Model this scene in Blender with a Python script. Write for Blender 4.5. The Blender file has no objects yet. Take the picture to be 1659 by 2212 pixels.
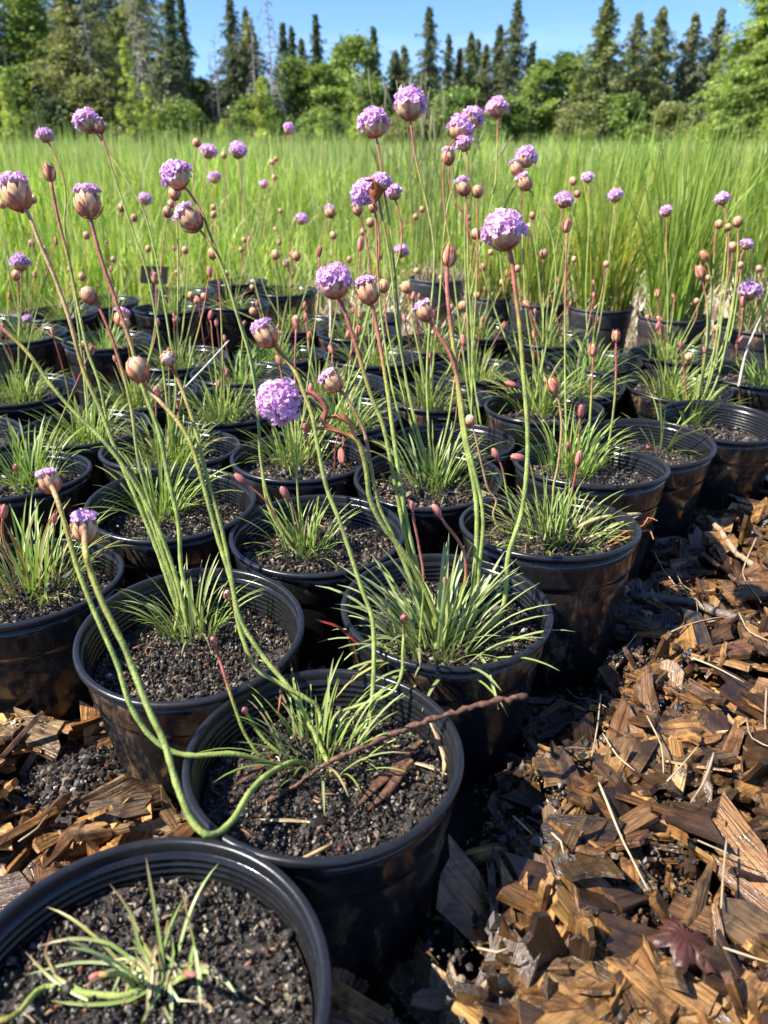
import bpy, math, random
import numpy as np
from mathutils import Matrix, Vector, Quaternion, noise as mnoise

SC = bpy.context.scene
COL = SC.collection
R = math.radians
RNG = np.random.default_rng(11)
random.seed(5)

# ------------------------------------------------------------------ camera
CAM_Z, PITCH, F = 0.426, R(25.0), 1660.0          # F: focal length for a picture 1659 x 2212
cam = bpy.data.cameras.new('camera')
camo = bpy.data.objects.new('camera', cam); COL.objects.link(camo)
camo.location = (0, 0, CAM_Z); camo.rotation_euler = (R(90) - PITCH, 0, 0)
cam.sensor_fit = 'VERTICAL'; cam.sensor_height = 36.0; cam.lens = 36.0 * F / 2212.0
cam.clip_start = 0.01; cam.clip_end = 3000.0
cam.dof.use_dof = True; cam.dof.focus_distance = 0.62; cam.dof.aperture_fstop = 10.5
SC.camera = camo
# ------------------------------------------------------------------ sky, sun, exposure
SUN_AZ, SUN_EL = R(-106.0), R(50.0)                 # azimuth from +Y towards +X
w = bpy.data.worlds.new('World'); SC.world = w; w.use_nodes = True
nt = w.node_tree; nt.nodes.clear()
sky = nt.nodes.new('ShaderNodeTexSky'); sky.sky_type = 'NISHITA'; sky.sun_disc = False
sky.sun_elevation = SUN_EL; sky.sun_rotation = SUN_AZ
sky.air_density = 1.0; sky.dust_density = 0.0; sky.ozone_density = 2.5; sky.altitude = 300
bg = nt.nodes.new('ShaderNodeBackground'); bg.inputs[1].default_value = 0.105
wo = nt.nodes.new('ShaderNodeOutputWorld')
# thin high cloud streaks
tc = nt.nodes.new('ShaderNodeTexCoord'); mp = nt.nodes.new('ShaderNodeMapping')
mp.inputs['Scale'].default_value = (1.5, 1.5, 9.0)
nz = nt.nodes.new('ShaderNodeTexNoise'); nz.inputs['Scale'].default_value = 1.7; nz.inputs['Detail'].default_value = 6
rp = nt.nodes.new('ShaderNodeMapRange'); rp.inputs[1].default_value = 0.52; rp.inputs[2].default_value = 0.85
rp.inputs[4].default_value = 0.45
mx = nt.nodes.new('ShaderNodeMixRGB'); mx.inputs[2].default_value = (9.0, 8.4, 7.6, 1)
L = nt.links
L.new(tc.outputs['Generated'], mp.inputs[0]); L.new(mp.outputs[0], nz.inputs['Vector']); L.new(nz.outputs[0], rp.inputs[0])
L.new(rp.outputs[0], mx.inputs[0]); L.new(sky.outputs[0], mx.inputs[1]); tn = nt.nodes.new('ShaderNodeMixRGB'); tn.blend_type = 'MULTIPLY'; tn.inputs[0].default_value = 1.0; tn.inputs[2].default_value = (.50, .66, .97, 1)
L.new(mx.outputs[0], tn.inputs[1]); L.new(tn.outputs[0], bg.inputs[0]); L.new(bg.outputs[0], wo.inputs[0])
sun = bpy.data.lights.new('sun', 'SUN'); sun.energy = 5.0; sun.angle = R(0.53); sun.color = (1.0, 0.94, 0.84)
suno = bpy.data.objects.new('sun', sun); COL.objects.link(suno)
sdir = Vector((math.sin(SUN_AZ) * math.cos(SUN_EL), math.cos(SUN_AZ) * math.cos(SUN_EL), math.sin(SUN_EL)))
suno.rotation_euler = (-sdir).to_track_quat('-Z', 'Y').to_euler()
vs = SC.view_settings; vs.view_transform = 'Standard'; vs.look = 'None'; vs.exposure = 1.12; vs.gamma = 1.0; vs.use_curve_mapping = False

# ------------------------------------------------------------------ photograph geometry
FW = np.array((0, math.cos(PITCH), -math.sin(PITCH))); UP = np.array((0, math.sin(PITCH), math.cos(PITCH)))
RT = np.array((1.0, 0, 0)); C0 = np.array((0, 0, CAM_Z))
def at(x, y, depth):
    """world point on the ray of a picture point (1659 x 2212) at a depth along the view axis"""
    return C0 + depth * (FW + RT * ((x - 829.5) / F) - UP * ((y - 1106.0) / F))
def on_z(x, y, z):
    d = FW + RT * ((x - 829.5) / F) - UP * ((y - 1106.0) / F)
    return C0 + d * ((z - CAM_Z) / d[2])
def on_y(x, y, Y):
    d = FW + RT * ((x - 829.5) / F) - UP * ((y - 1106.0) / F)
    return C0 + d * (Y / d[1])
def depth_of(p): return float(np.dot(np.asarray(p) - C0, FW))
def to_px(p):
    v = np.asarray(p) - C0; d = float(v @ FW)
    return 829.5 + F * float(v @ RT) / d, 1106.0 - F * float(v @ UP) / d, d

# ------------------------------------------------------------------ mesh helpers
def mesh_np(name, V, Q, mat=None, col=None, vec=None, smooth=True):
    """mesh from numpy verts and quads (n,4) / tris (n,3) or a list of polygons"""
    me = bpy.data.meshes.new(name)
    V = np.asarray(V, np.float32)
    if isinstance(Q, np.ndarray):
        k = Q.shape[1]; n = len(Q)
        me.vertices.add(len(V)); me.vertices.foreach_set('co', V.ravel())
        me.loops.add(n * k); me.polygons.add(n)
        me.loops.foreach_set('vertex_index', Q.astype(np.int32).ravel())
        me.polygons.foreach_set('loop_start', np.arange(0, n * k, k, dtype=np.int32))
        me.update(calc_edges=True)
    else:
        me.from_pydata(V.tolist(), [], [list(q) for q in Q])
    me.polygons.foreach_set('use_smooth', np.full(len(me.polygons), smooth))
    if col is not None:
        a = me.attributes.new('Col', 'FLOAT_COLOR', 'POINT'); c = np.ones((len(V), 4), np.float32); c[:, :3] = col
        a.data.foreach_set('color', c.ravel())
    if vec is not None:
        a = me.attributes.new('grain', 'FLOAT_VECTOR', 'POINT'); a.data.foreach_set('vector', np.asarray(vec, np.float32).ravel())
    if mat: me.materials.append(mat)
    me.update()
    return me
def obj(name, me, parent=None, loc=None, mtx=None):
    o = bpy.data.objects.new(name, me); COL.objects.link(o)
    if parent is not None: o.parent = parent
    if loc is not None: o.location = [float(v) for v in loc]
    if mtx is not None: o.matrix_local = mtx
    return o
def empty(name, loc):
    o = bpy.data.objects.new(name, None); COL.objects.link(o); o.location = [float(v) for v in loc]
    o.empty_display_size = 0.02
    return o
def tag(o, label=None, cat=None, group=None, kind=None):
    if label: o['label'] = label
    if cat: o['category'] = cat
    if group: o['group'] = group
    if kind: o['kind'] = kind
    return o
def grid_faces(nu, nv, wrap_v=False, off=0):
    fs = []
    for i in range(nu - 1):
        for j in range(nv if wrap_v else nv - 1):
            j2 = (j + 1) % nv
            fs.append((off + i * nv + j, off + i * nv + j2, off + (i + 1) * nv + j2, off + (i + 1) * nv + j))
    return fs
def catmull(P, step):
    P = [np.asarray(p, float) for p in P]
    P = [2 * P[0] - P[1]] + P + [2 * P[-1] - P[-2]]
    out = []
    for i in range(1, len(P) - 2):
        p0, p1, p2, p3 = P[i - 1:i + 3]
        n = max(1, int(np.linalg.norm(p2 - p1) / step))
        for t in np.arange(n) / n:
            out.append(.5 * ((2 * p1) + (-p0 + p2) * t + (2 * p0 - 5 * p1 + 4 * p2 - p3) * t * t + (-p0 + 3 * p1 - 3 * p2 + p3) * t ** 3))
    out.append(P[-2])
    return np.array(out)
def tube(path, rad, sides=7, bump=0.0, rng=RNG, cap=True):
    """verts, faces and the position 0..1 along the path for each vertex"""
    path = np.asarray(path); n = len(path); rad = np.broadcast_to(rad, n)
    T = np.gradient(path, axis=0); T /= np.linalg.norm(T, axis=1)[:, None] + 1e-12
    ref = np.array((0, 1.0, 0.13)) if abs(T[0][1]) < .9 else np.array((1.0, 0, 0))
    V = []; u = np.cross(T[0], ref); u /= np.linalg.norm(u)
    for i in range(n):
        u = u - T[i] * (u @ T[i]); u /= np.linalg.norm(u) + 1e-12
        v = np.cross(T[i], u)
        a = np.arange(sides) * 2 * math.pi / sides
        r = rad[i] * (1 + bump * rng.normal(size=sides))
        V.append(path[i] + (np.cos(a) * r)[:, None] * u + (np.sin(a) * r)[:, None] * v)
    V = np.concatenate(V); Fs = grid_faces(n, sides, True)
    if cap: Fs = Fs + [tuple(range(sides))[::-1], tuple((n - 1) * sides + j for j in range(sides))]
    return V, Fs, np.repeat(np.linspace(0, 1, n), sides)
def join(parts):
    """parts: list of (V, F-list, col) -> one"""
    Vs, Fs, Cs, o = [], [], [], 0
    for V, Fq, c in parts:
        Vs.append(V); Cs.append(np.broadcast_to(c, (len(V), 3)))
        Fs += [tuple(k + o for k in f) for f in Fq]; o += len(V)
    return np.concatenate(Vs), Fs, np.concatenate(Cs)

# ------------------------------------------------------------------ materials
def new_mat(name):
    m = bpy.data.materials.new(name); m.use_nodes = True; t = m.node_tree
    return m, t, t.nodes['Principled BSDF'], t.nodes['Material Output']
def nd(t, typ, **kw):
    n = t.nodes.new('ShaderNode' + typ)
    for k, v in kw.items():
        if k.startswith('i_'):
            key = k[2:]; key = int(key) if key.isdigit() else key.replace('_', ' ')
            n.inputs[key].default_value = v
        else: setattr(n, k, v)
    return n
def ramp(t, fac, stops):
    r = t.nodes.new('ShaderNodeValToRGB'); e = r.color_ramp.elements
    while len(e) < len(stops): e.new(0.5)
    for el, (p, c) in zip(e, stops): el.position = p; el.color = (*c, 1) if len(c) == 3 else c
    t.links.new(fac, r.inputs[0]); return r.outputs[0]
def mixc(t, fac, a, b, mode='MIX'):
    m = t.nodes.new('ShaderNodeMixRGB'); m.blend_type = mode
    for k, v in ((0, fac), (1, a), (2, b)):
        if hasattr(v, 'is_linked') or hasattr(v, 'links'): t.links.new(v, m.inputs[k])
        else: m.inputs[k].default_value = v if k == 0 else ((*v, 1) if len(v) == 3 else v)
    return m.outputs[0]
def rng_map(t, v, a, b, c, d):
    m = nd(t, 'MapRange', i_1=a, i_2=b, i_3=c, i_4=d); t.links.new(v, m.inputs[0]); return m.outputs[0]
def bump(t, h, bs, dist, strength=1.0):
    b = nd(t, 'Bump', i_Strength=strength, i_Distance=dist); t.links.new(h, b.inputs['Height']); t.links.new(b.outputs[0], bs.inputs['Normal']); return b
def colmat(name, rough=.5, transl=0.0, vary=.12, noise_scale=0, noise_amt=.2, bump_d=0, bump_s=0, spec=.5, hue=.0, tr_tint=(1, 1, 1)):
    """colour from the Col attribute, small per-object variation, optional light through the tissue"""
    m, t, b, o = new_mat(name)
    a = nd(t, 'Attribute', attribute_name='Col'); c = a.outputs['Color']
    oi = nd(t, 'ObjectInfo')
    v = rng_map(t, oi.outputs['Random'], 0, 1, 1 - vary, 1 + vary)
    hs = nd(t, 'HueSaturation'); t.links.new(c, hs.inputs['Color']); t.links.new(v, hs.inputs['Value'])
    if hue: t.links.new(rng_map(t, oi.outputs['Random'], 0, 1, .5 - hue, .5 + hue), hs.inputs['Hue'])
    c = hs.outputs[0]
    if noise_scale:
        tcn = nd(t, 'TexCoord'); n = nd(t, 'TexNoise', i_Scale=noise_scale, i_Detail=4.0); t.links.new(tcn.outputs['Object'], n.inputs['Vector'])
        f = rng_map(t, n.outputs[0], .3, .7, 1 - noise_amt, 1 + noise_amt)
        cm = nd(t, 'CombineColor'); [t.links.new(f, cm.inputs[k]) for k in range(3)]
        c = mixc(t, 1.0, c, cm.outputs[0], 'MULTIPLY')
    t.links.new(c, b.inputs['Base Color']); b.inputs['Roughness'].default_value = rough
    b.inputs['Specular IOR Level'].default_value = spec
    if bump_d:
        tcn = nd(t, 'TexCoord'); n2 = nd(t, 'TexNoise', i_Scale=bump_s, i_Detail=2.0); t.links.new(tcn.outputs['Object'], n2.inputs['Vector'])
        bump(t, n2.outputs[0], b, bump_d)
    if transl:
        tr = nd(t, 'BsdfTranslucent'); t.links.new(mixc(t, 1.0, c, tr_tint, 'MULTIPLY'), tr.inputs['Color'])
        ms = nd(t, 'MixShader', i_0=transl); t.links.new(b.outputs[0], ms.inputs[1]); t.links.new(tr.outputs[0], ms.inputs[2])
        t.links.new(ms.outputs[0], o.inputs['Surface'])
    return m

def mat_plastic(name, dirt_refl, rough, base=(.0095, .0098, .0112)):
    m, t, b, o = new_mat(name)
    tcn = nd(t, 'TexCoord'); oi = nd(t, 'ObjectInfo')
    of = nd(t, 'VectorMath', operation='ADD'); t.links.new(tcn.outputs['Object'], of.inputs[0])
    sc = nd(t, 'VectorMath', operation='SCALE', i_Scale=37.0)
    cmb = nd(t, 'CombineXYZ'); [t.links.new(oi.outputs['Random'], cmb.inputs[k]) for k in range(3)]
    t.links.new(cmb.outputs[0], sc.inputs[0]); t.links.new(sc.outputs[0], of.inputs[1]); co = of.outputs[0]
    # fine scuffs
    n1 = nd(t, 'TexNoise', i_Scale=180.0, i_Detail=4.0, i_Roughness=.65); t.links.new(co, n1.inputs['Vector'])
    n2 = nd(t, 'TexNoise', i_Scale=22.0, i_Detail=5.0); t.links.new(co, n2.inputs['Vector'])
    c = mixc(t, rng_map(t, n1.outputs[0], .45, .8, 0, .5), base, (.03, .03, .032))
    rg = rng_map(t, n2.outputs[0], .3, .75, max(.08, rough - .07), rough + .13)
    if dirt_refl:
        mpn = nd(t, 'Mapping'); mpn.inputs['Scale'].default_value = (1, 1, .38); t.links.new(co, mpn.inputs[0])
        d1 = nd(t, 'TexNoise', i_Scale=30.0, i_Detail=7.0, i_Roughness=.68, i_Distortion=.4); t.links.new(mpn.outputs[0], d1.inputs['Vector'])
        d2 = nd(t, 'TexNoise', i_Scale=11.0, i_Detail=3.0); t.links.new(co, d2.inputs['Vector'])
        ad = nd(t, 'Math', operation='MULTIPLY'); t.links.new(rng_map(t, d1.outputs[0], .525, .62, 0, 1), ad.inputs[0])
        t.links.new(rng_map(t, d2.outputs[0], .38, .58, 0, 1), ad.inputs[1])
        ao = nd(t, 'Math', operation='MULTIPLY'); t.links.new(ad.outputs[0], ao.inputs[0]); t.links.new(nd(t, 'Attribute', attribute_name='Col').outputs['Fac'], ao.inputs[1])
        msk = ao.outputs[0]
        mud = ramp(t, n1.outputs[0], [(.3, (.035, .021, .011)), (.7, (.25, .15, .078))])  # dried mud; its brown also paints in reflections of the wood chips
        c = mixc(t, msk, c, mud)
        rm = nd(t, 'Math', operation='MAXIMUM'); t.links.new(rg, rm.inputs[0])
        t.links.new(rng_map(t, msk, 0, 1, 0, .75), rm.inputs[1]); rg = rm.outputs[0]
        bump(t, n2.outputs[0], b, .0012)
    else:
        bump(t, n1.outputs[0], b, .00012)
    t.links.new(c, b.inputs['Base Color']); t.links.new(rg, b.inputs['Roughness'])
    return m
M_POT = mat_plastic('pot_plastic', True, .16, (.011, .0112, .012))
M_RIM = mat_plastic('rim_plastic', False, .26, (.012, .0125, .0145))
M_OLDPOT = mat_plastic('old_pot_plastic', True, .5, (.028, .029, .032))
M_OLDRIM = mat_plastic('old_rim_plastic', False, .5, (.03, .031, .034))

def mat_soil():
    m, t, b, o = new_mat('potting_soil')
    tcn = nd(t, 'TexCoord'); oi = nd(t, 'ObjectInfo'); co = tcn.outputs['Object']
    n1 = nd(t, 'TexNoise', i_Scale=420.0, i_Detail=5.0, i_Roughness=.7); t.links.new(co, n1.inputs['Vector'])
    n2 = nd(t, 'TexNoise', i_Scale=60.0, i_Detail=4.0); t.links.new(co, n2.inputs['Vector'])
    vo = nd(t, 'TexVoronoi', i_Scale=330.0); t.links.new(co, vo.inputs['Vector'])
    c = ramp(t, n1.outputs[0], [(.34, (.012, .010, .008)), (.58, (.046, .036, .027)), (.77, (.17, .135, .10))])
    c = mixc(t, rng_map(t, n2.outputs[0], .35, .7, 0, .6), c, (.03, .024, .018))
    t.links.new(c, b.inputs['Base Color']); t.links.new(rng_map(t, n2.outputs[0], .3, .7, .28, .7), b.inputs['Roughness'])
    ad = nd(t, 'Math', operation='ADD'); t.links.new(n1.outputs[0], ad.inputs[0]); t.links.new(vo.outputs['Distance'], ad.inputs[1])
    bump(t, ad.outputs[0], b, .0018)
    return m
M_SOIL = mat_soil()
M_GRAIN = colmat('soil_grain', rough=.5, vary=.1, noise_scale=500, noise_amt=.35, spec=.6)
M_LEAF = colmat('thrift_leaf', rough=.38, transl=.28, vary=.16, noise_scale=160, noise_amt=.16, hue=.014, tr_tint=(1.0, 1.1, .55))
M_STALK = colmat('thrift_stalk', rough=.55, transl=.12, vary=.12, noise_scale=90, noise_amt=.34, bump_d=.0006, bump_s=700, hue=.008)
M_PETAL = colmat('thrift_petal', rough=.55, transl=.34, vary=.13, hue=.012, spec=.25)
M_BRACT = colmat('thrift_bract', rough=.5, transl=.14, vary=.14, noise_scale=300, noise_amt=.22, hue=.008, spec=.35)
M_GRASS = colmat('grass_blade', rough=.45, transl=.42, vary=0, spec=.35, tr_tint=(1.1, 1.1, .5))
M_STRAW = colmat('dry_straw', rough=.6, vary=.15, noise_scale=120, noise_amt=.25)
M_FOLIAGE = colmat('tree_foliage', rough=.55, transl=.42, vary=.08, spec=.25, tr_tint=(1.1, 1.15, .5))
M_BARK = colmat('bark', rough=.85, vary=.1, noise_scale=3, noise_amt=.4)
M_TWIG = colmat('twig_bark', rough=.6, vary=.1, noise_scale=260, noise_amt=.45, bump_d=.0012, bump_s=300)
M_DRYLEAF = colmat('dry_leaf', rough=.48, transl=.1, vary=.1, noise_scale=120, noise_amt=.4, bump_d=.001, bump_s=150)
M_TAG = colmat('tag_plastic', rough=.7, vary=.02, spec=.08)

def mat_chip():
    m, t, b, o = new_mat('wet_wood')
    g = nd(t, 'Attribute', attribute_name='grain').outputs['Vector']; tint = nd(t, 'Attribute', attribute_name='Col').outputs['Color']
    mpn = nd(t, 'Mapping'); mpn.inputs['Scale'].default_value = (12, 420, 420); t.links.new(g, mpn.inputs[0])
    n1 = nd(t, 'TexNoise', i_Scale=1.0, i_Detail=5.0, i_Roughness=.6, i_Distortion=.6); t.links.new(mpn.outputs[0], n1.inputs['Vector'])
    mp2 = nd(t, 'Mapping'); mp2.inputs['Scale'].default_value = (40, 900, 900); t.links.new(g, mp2.inputs[0])
    n3 = nd(t, 'TexNoise', i_Scale=1.0, i_Detail=3.0); t.links.new(mp2.outputs[0], n3.inputs['Vector'])
    n2 = nd(t, 'TexNoise', i_Scale=48.0, i_Detail=6.0, i_Roughness=.68, i_Distortion=.8); t.links.new(g, n2.inputs['Vector'])
    grain = ramp(t, n1.outputs[0], [(.30, (.25, .19, .15)), (.44, (.72, .65, .57)), (.56, (1.0, .92, .82)), (.70, (1.45, 1.32, 1.12))])
    c = mixc(t, 1.0, tint, grain, 'MULTIPLY')
    stain = rng_map(t, n2.outputs[0], .43, .62, 0, .86)
    c = mixc(t, stain, c, (.022, .014, .010))
    t.links.new(c, b.inputs['Base Color'])
    t.links.new(rng_map(t, n2.outputs[0], .38, .60, .46, .12), b.inputs['Roughness'])
    ad = nd(t, 'Math', operation='MULTIPLY_ADD'); t.links.new(n3.outputs[0], ad.inputs[0]); ad.inputs[1].default_value = .5; t.links.new(n1.outputs[0], ad.inputs[2])
    bump(t, ad.outputs[0], b, .0016)
    return m
M_CHIP = mat_chip()

def mat_ground():
    m, t, b, o = new_mat('ground_soil')
    tcn = nd(t, 'TexCoord'); co = tcn.outputs['Object']; sp = nd(t, 'SeparateXYZ'); t.links.new(co, sp.inputs[0])
    n1 = nd(t, 'TexNoise', i_Scale=160.0, i_Detail=8.0, i_Roughness=.65); t.links.new(co, n1.inputs['Vector'])
    n2 = nd(t, 'TexNoise', i_Scale=2.0, i_Detail=4.0); t.links.new(co, n2.inputs['Vector'])
    soil = ramp(t, n1.outputs[0], [(.35, (.006, .005, .004)), (.6, (.022, .016, .012)), (.8, (.07, .05, .035))])
    straw = ramp(t, n1.outputs[0], [(.35, (.10, .075, .04)), (.65, (.42, .34, .22))])
    green = ramp(t, n2.outputs[0], [(.35, (.06, .10, .02)), (.65, (.12, .17, .04))])
    wob = nd(t, 'Math', operation='MULTIPLY_ADD'); t.links.new(n2.outputs[0], wob.inputs[0]); wob.inputs[1].default_value = 1.0; t.links.new(sp.outputs['Y'], wob.inputs[2])
    c = mixc(t, rng_map(t, wob.outputs[0], 2.2, 2.5, 0, 1), soil, straw)
    c = mixc(t, rng_map(t, wob.outputs[0], 3.6, 4.3, 0, 1), c, green)
    t.links.new(c, b.inputs['Base Color']); b.inputs['Roughness'].default_value = .7
    bump(t, n1.outputs[0], b, .006)
    return m

# ------------------------------------------------------------------ the setting: ground
xs = np.concatenate([np.linspace(-900, -3, 24), np.linspace(-2.6, 2.6, 40), np.linspace(3, 900, 24)])
ys = np.concatenate([np.linspace(-60, -.3, 6), np.linspace(-.2, 3.5, 50), np.geomspace(3.8, 1600, 40)])
V = np.array([(x, y, -.014 + (.006 * mnoise.noise((x * 7, y * 7, 0)) if abs(x) < 3 and y < 3.6 else 0)) for x in xs for y in ys])
tag(obj('ground', mesh_np('ground', V, grid_faces(len(xs), len(ys)), mat_ground())), kind='structure')

# ------------------------------------------------------------------ pots
POT_R, POT_H = .0800, .130
RIM_Z = 0.115                                      # rim above the mulch
def lathe(profile, seg):
    pr = np.array(profile); a = np.arange(seg) * 2 * math.pi / seg
    V = np.stack([pr[:, None, 0] * np.cos(a), pr[:, None, 0] * np.sin(a), np.repeat(pr[:, 1:2], seg, 1)], -1).reshape(-1, 3)
    return V, grid_faces(len(pr), seg, True)
def pot_meshes(seg, mp, mr, tag_):
    def ro(z): return POT_R - .0025 - .0145 * (1 - z / POT_H)           # outer wall radius
    prof = [(.004, .0), (ro(0) - .004, .0), (ro(0), .003)]
    prof += [(ro(z), z) for z in np.linspace(.01, POT_H - .037, 6)]
    zs = POT_H - .034; prof += [(ro(zs) - .0008, zs), (ro(zs) + .0009, zs + .0015)]      # seam below the rim band
    prof += [(ro(z) + .0009, z) for z in np.linspace(zs + .004, POT_H - .006, 4)]
    outer = prof
    inn = []
    z = POT_H - .006
    for i in range(11):                                                     # moulded rings inside
        inn += [(ro(z) - .0020, z), (ro(z) - .0020, z - .0022), (ro(z) - .0029, z - .0027), (ro(z) - .0029, z - .0034)]
        z -= .0040
    inn += [(ro(z) - .002, z), (ro(.02) - .002, .02), (.004, .018)]
    V, Fq = lathe(outer + inn, seg)
    side = np.repeat((np.arange(len(outer + inn)) < len(outer)).astype(float), seg)           # 1 outside, 0 inside
    wall = mesh_np('pot_wall' + tag_, V, np.array(Fq), mp, np.repeat(side[:, None], 3, 1))
    rr = POT_R
    lip = [(rr - .0042, POT_H - .0070), (rr - .0042, POT_H - .0010), (rr - .0036, POT_H - .0002), (rr - .0026, POT_H + .0002), (rr - .0010, POT_H + .0001), (rr + .0001, POT_H - .0006),
           (rr + .0005, POT_H - .0018), (rr + .0005, POT_H - .0036), (rr - .0002, POT_H - .0046), (rr - .0014, POT_H - .0050), (rr - .0042, POT_H - .0070)]
    V, Fq = lathe(lip, seg)
    rim = mesh_np('pot_rim' + tag_, V, np.array(Fq), mr)
    return wall, rim
WALL, RIM = pot_meshes(112, M_POT, M_RIM, '')
WALLB, RIMB = pot_meshes(64, M_OLDPOT, M_OLDRIM, '_old')

def soil_mesh(n, seed, amp):
    rr = POT_R - .0085; V = [(0, 0, 0)]; rings = n
    seg = n * 3
    for i in range(1, rings + 1):
        for j in range(seg):
            a = j * 2 * math.pi / seg; r = rr * i / rings
            x, y = r * math.cos(a), r * math.sin(a)
            z = amp * (mnoise.fractal((x * 28 + seed * 9, y * 28, seed), .9, 2.1, 4) + .9 * mnoise.noise((x * 130, y * 130 + seed, 3)) + .5 * mnoise.noise((x * 330, y * 330 + seed, 7)))
            V.append((x, y, z))
    Fq = [(0, 1 + j, 1 + (j + 1) % seg) for j in range(seg)]
    Fq += grid_faces(rings, seg, True, 1)
    return mesh_np('soil', V, Fq, M_SOIL)
SOILS = [soil_mesh(34, s, .0032) for s in range(3)]
SOILS_LOW = [soil_mesh(12, s + 5, .003) for s in range(2)]

_p = (1 + 5 ** .5) / 2
ICO_V = np.array([(-1, _p, 0), (1, _p, 0), (-1, -_p, 0), (1, -_p, 0), (0, -1, _p), (0, 1, _p), (0, -1, -_p), (0, 1, -_p), (_p, 0, -1), (_p, 0, 1), (-_p, 0, -1), (-_p, 0, 1)]) / math.hypot(1, _p)
ICO_F = np.array([(0, 11, 5), (0, 5, 1), (0, 1, 7), (0, 7, 10), (0, 10, 11), (1, 5, 9), (5, 11, 4), (11, 10, 2), (10, 7, 6), (7, 1, 8), (3, 9, 4), (3, 4, 2), (3, 2, 6), (3, 6, 8), (3, 8, 9), (4, 9, 5), (2, 4, 11), (6, 2, 10), (8, 6, 7), (9, 8, 1)])
def grains(n, place, smin, smax, rng, mat=M_GRAIN, name='soil_grains'):
    """loose crumbs: place(k) -> (n,3) positions"""
    P = place(n); s = smin * (smax / smin) ** (rng.random(n) ** 2.6)
    sh = .65 + .7 * rng.random((n, 12, 1)); ax = .6 + .7 * rng.random((n, 1, 3))
    V = (P[:, None, :] + ICO_V[None] * sh * ax * s[:, None, None]).reshape(-1, 3)
    Fq = (ICO_F[None] + (np.arange(n) * 12)[:, None, None]).reshape(-1, 3)
    pal = np.array([(.014, .011, .009), (.026, .020, .015), (.048, .037, .027), (.09, .07, .05), (.17, .135, .095), (.22, .17, .11), (.42, .38, .32), (.10, .035, .016)])
    c = pal[rng.choice(8, n, p=[.30, .26, .20, .12, .065, .022, .005, .028])] * (.8 + .4 * rng.random((n, 1)))
    return mesh_np(name, V, Fq, mat, np.repeat(c, 12, 0), smooth=False)
def disc_place(rng, zamp=.002):
    def f(n):
        r = (POT_R - .0095) * np.sqrt(rng.random(n)); a = rng.random(n) * 2 * math.pi
        return np.stack([r * np.cos(a), r * np.sin(a), rng.normal(0, zamp, n)], 1)
    return f
GRAINS = [grains(8500, disc_place(np.random.default_rng(s)), .00045, .0024, np.random.default_rng(s + 20)) for s in (1, 2)]
GRAINS_LOW = [grains(700, disc_place(np.random.default_rng(s), .003), .0012, .005, np.random.default_rng(s + 30)) for s in (3, 4)]

def litter(n, seed):
    """small bark and straw bits lying on the soil"""
    r_ = np.random.default_rng(seed); parts = []
    for i in range(n):
        a, q = r_.random() * 6.283, (POT_R - .014) * math.sqrt(r_.random()); L_ = r_.uniform(.003, .011); d = r_.random() * 6.283
        c = np.array((q * math.cos(a), q * math.sin(a), .0022)); e = np.array((math.cos(d), math.sin(d), r_.normal(0, .18))) * L_ / 2
        V, Fq, t = tube(np.array([c - e, c + r_.normal(0, .0006, 3), c + e]), r_.uniform(.0004, .0012) * np.array((.7, 1, .6)), 4)
        parts.append((V, Fq, [(.34, .24, .13), (.14, .065, .032), (.09, .05, .03), (.45, .36, .22), (.2, .1, .05)][r_.integers(5)]))
    J = join(parts); return mesh_np('soil_litter', J[0], J[1], M_STRAW, J[2])
CLODS = [grains(90, disc_place(np.random.default_rng(s), .0015), .0018, .0058, np.random.default_rng(s + 60), name='soil_clods') for s in (7, 8)]
LITTER = [litter(70, s) for s in (41, 42, 43)]
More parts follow.
